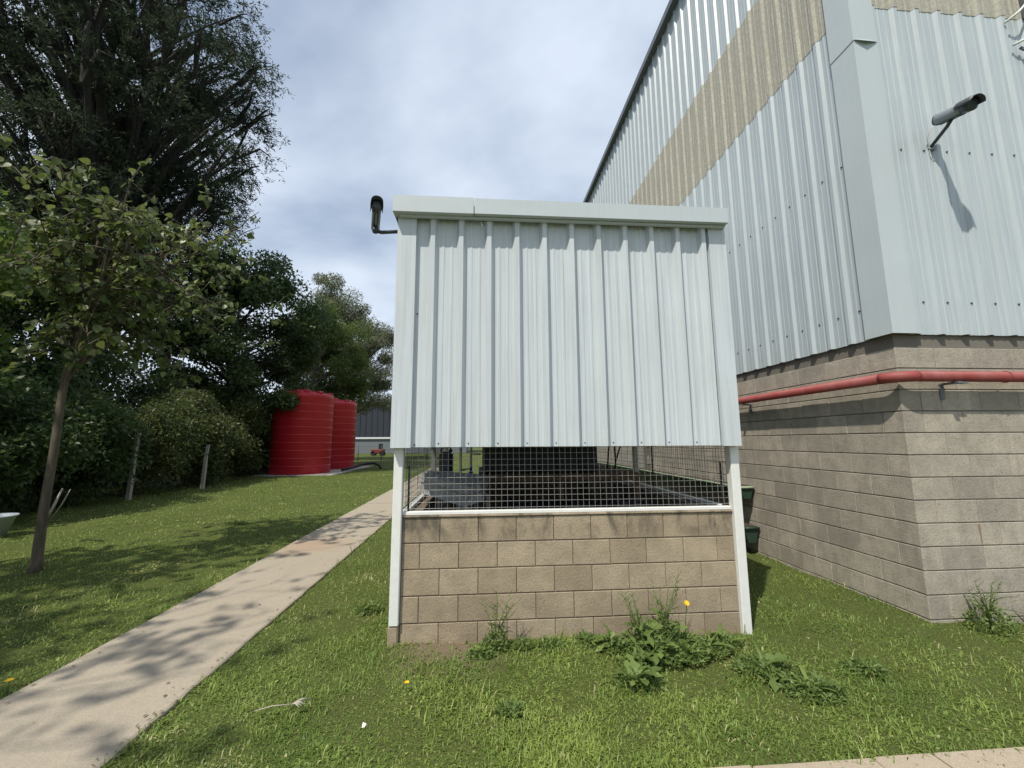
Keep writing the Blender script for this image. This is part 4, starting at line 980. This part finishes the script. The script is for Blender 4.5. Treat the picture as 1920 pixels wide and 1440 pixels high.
weed(1.12, 3.06, 12, .20, (1, 0), 'leafy weed at the front of the wall clump', 5)
weed(1.58, 3.32, 12, .20, (2, 3), 'dandelion-like weed with one yellow flower at the shed wall', 6, flower=True)
weed(1.70, 3.22, 14, .22, (2, 3, 1), 'weed with long narrow leaves left of the right post foot', 7)
weed(1.92, 2.92, 15, .24, (2, 1, 3), 'rosette of long leaves in front of the right post', 8, spread=(.05, .8))
weed(2.08, 2.68, 14, .24, (2, 3), 'nearest flat rosette of long leaves right of the shed', 9, spread=(.05, .6))
weed(2.62, 2.86, 10, .17, (3, 2), 'small dark rosette in the lawn toward the warehouse', 10, spread=(.05, .7))
weed(.02, 3.28, 10, .13, (1, 4), 'small bushy weed at the left part of the shed wall', 11)
weed(.12, 3.36, 8, .12, (0, 3), 'thin weed with bare stalks before the shed wall left of middle', 12, stalk=.40)
weed(.55, 3.37, 9, .13, (3, 2), 'low grassy weed at the foot of the wall centre', 13, spread=(.6, 1.3))
weed(.33, 3.38, 7, .11, (3,), 'tiny tuft at the foot of the wall beside the bare stalks', 14, spread=(.6, 1.3))
weed(1.30, 3.12, 14, .21, (0, 1), 'dense leafy weed right of the clump front', 20, stalk=.18)
weed(1.50, 3.15, 12, .19, (0, 1, 2), 'leafy weed under the yellow flower', 21)
weed(.86, 3.40, 9, .16, (1, 3), 'low weed at the wall just left of the clump', 22)
weed(1.88, 3.30, 10, .17, (1, 2), 'small leafy weed against the right post foot', 23)
weed(4.22, 3.36, 11, .24, (3,), 'dry arching weed at the warehouse corner foot', 15, stalk=.38, spread=(.5, 1.2))
weed(4.75, 3.34, 9, .18, (3, 2), 'weed tuft at the warehouse wall near the right edge', 16, stalk=.25, spread=(.5, 1.2))
weed(-1.02, 4.2, 8, .16, (1, 4), 'single leafy weed left of the shed near the path', 17, spread=(.1, .8))
weed(.17, 2.62, 7, .10, (2, 3), 'flat tiny weed in the near lawn', 18, spread=(.05, .4))
weed(-4.6, 8.6, 9, .25, (0, 1), 'pale weed in the sunlit strip of lawn', 19, spread=(.3, 1))
# small things on the lawn
def flower(x, y, label, seed, s=1.0):
    e = empty('dandelion', (x, y, 0), label=label, cat='flower', group='yellow dandelion flowers in the lawn'); fl = MB()
    for k in range(18):
        a = 2 * math.pi * k / 18; c_, s_ = math.cos(a) * s, math.sin(a) * s
        fl.add([(0, 0, .06), (c_ * .012 - s_ * .004, s_ * .012 + c_ * .004, .064), (c_ * .022, s_ * .022, .066), (c_ * .012 + s_ * .004, s_ * .012 - c_ * .004, .064)], [(0, 1, 2, 3)])
    link('flower_head', fl.mesh('flower_head', 'petal_yellow'), e); me = MB().tube([(0, 0, -.02), (0, 0, .06)], .002, 5).mesh('stem', 'weed'); link('stem', me, e)
flower(-2.98, 3.10, 'yellow dandelion flower left of the near path edge', 1, 1.1); flower(-.45, 2.86, 'yellow dandelion flower in the near lawn left of the shed', 2, .8)
tg = empty('dead_twig', (-1.15, 2.72, 0), label='bleached dead leaf twig lying on the near lawn beside the path', cat='twig')
for k in range(6):
    a = -.5 + k * .22 + random.uniform(-.1, .1); l_ = random.uniform(.05, .10)
    part(MB().tube([(-1.08, 2.72, .05), (-1.08 + math.cos(a) * l_ * .5, 2.72 + math.sin(a) * l_ * .5, .062), (-1.08 + math.cos(a) * l_, 2.72 + math.sin(a) * l_, .05)], [.003, .004, .0015], 5), 'sprig', 'dry_stick', tg)
part(MB().tube([(-1.27, 2.68, .045), (-1.18, 2.70, .056), (-1.08, 2.72, .05)], [.002, .003, .003], 5), 'stem', 'dry_stick', tg)
lt = MB().add([(-.62, 2.48, .05), (-.605, 2.475, .055), (-.598, 2.49, .062), (-.605, 2.50, .055), (-.618, 2.495, .068)], [(0, 1, 2, 4), (2, 3, 4)]).build('litter_scrap', 'paper_white', label='tiny white scrap of litter on the near lawn', cat='litter')

# dry leaves blown onto the path and lawn edge: too many and too small to count
nl = 170; lx = rng.uniform(-3.3, -1.4, nl); edge_ = rng.uniform(size=nl) < .75
lx[edge_] = np.where(rng.uniform(size=edge_.sum()) < .6, PX0 + np.abs(rng.normal(0, .07, edge_.sum())), PX1 - np.abs(rng.normal(0, .06, edge_.sum())))
ly = 2.0 * np.exp(rng.uniform(0, 1, nl) * math.log(7)); C_ = np.stack([lx, ly, np.full(nl, .024)], 1)
V_, Q_, t_ = leaves(C_, .028, rng, .5, 0, np.stack([np.zeros(nl), np.zeros(nl), np.full(nl, .05)], 1), .5)
V_ = V_.reshape(-1, 4, 3); V_[:, :, 2] = .0225 + np.abs(V_[:, :, 2] - .024) * .25; V_ = V_.reshape(-1, 3)
link('leaf_litter', np_mesh('leaf_litter', V_, Q_, 'dry_leaf', t_), label='small dry leaves scattered along the path edges', kind='stuff')
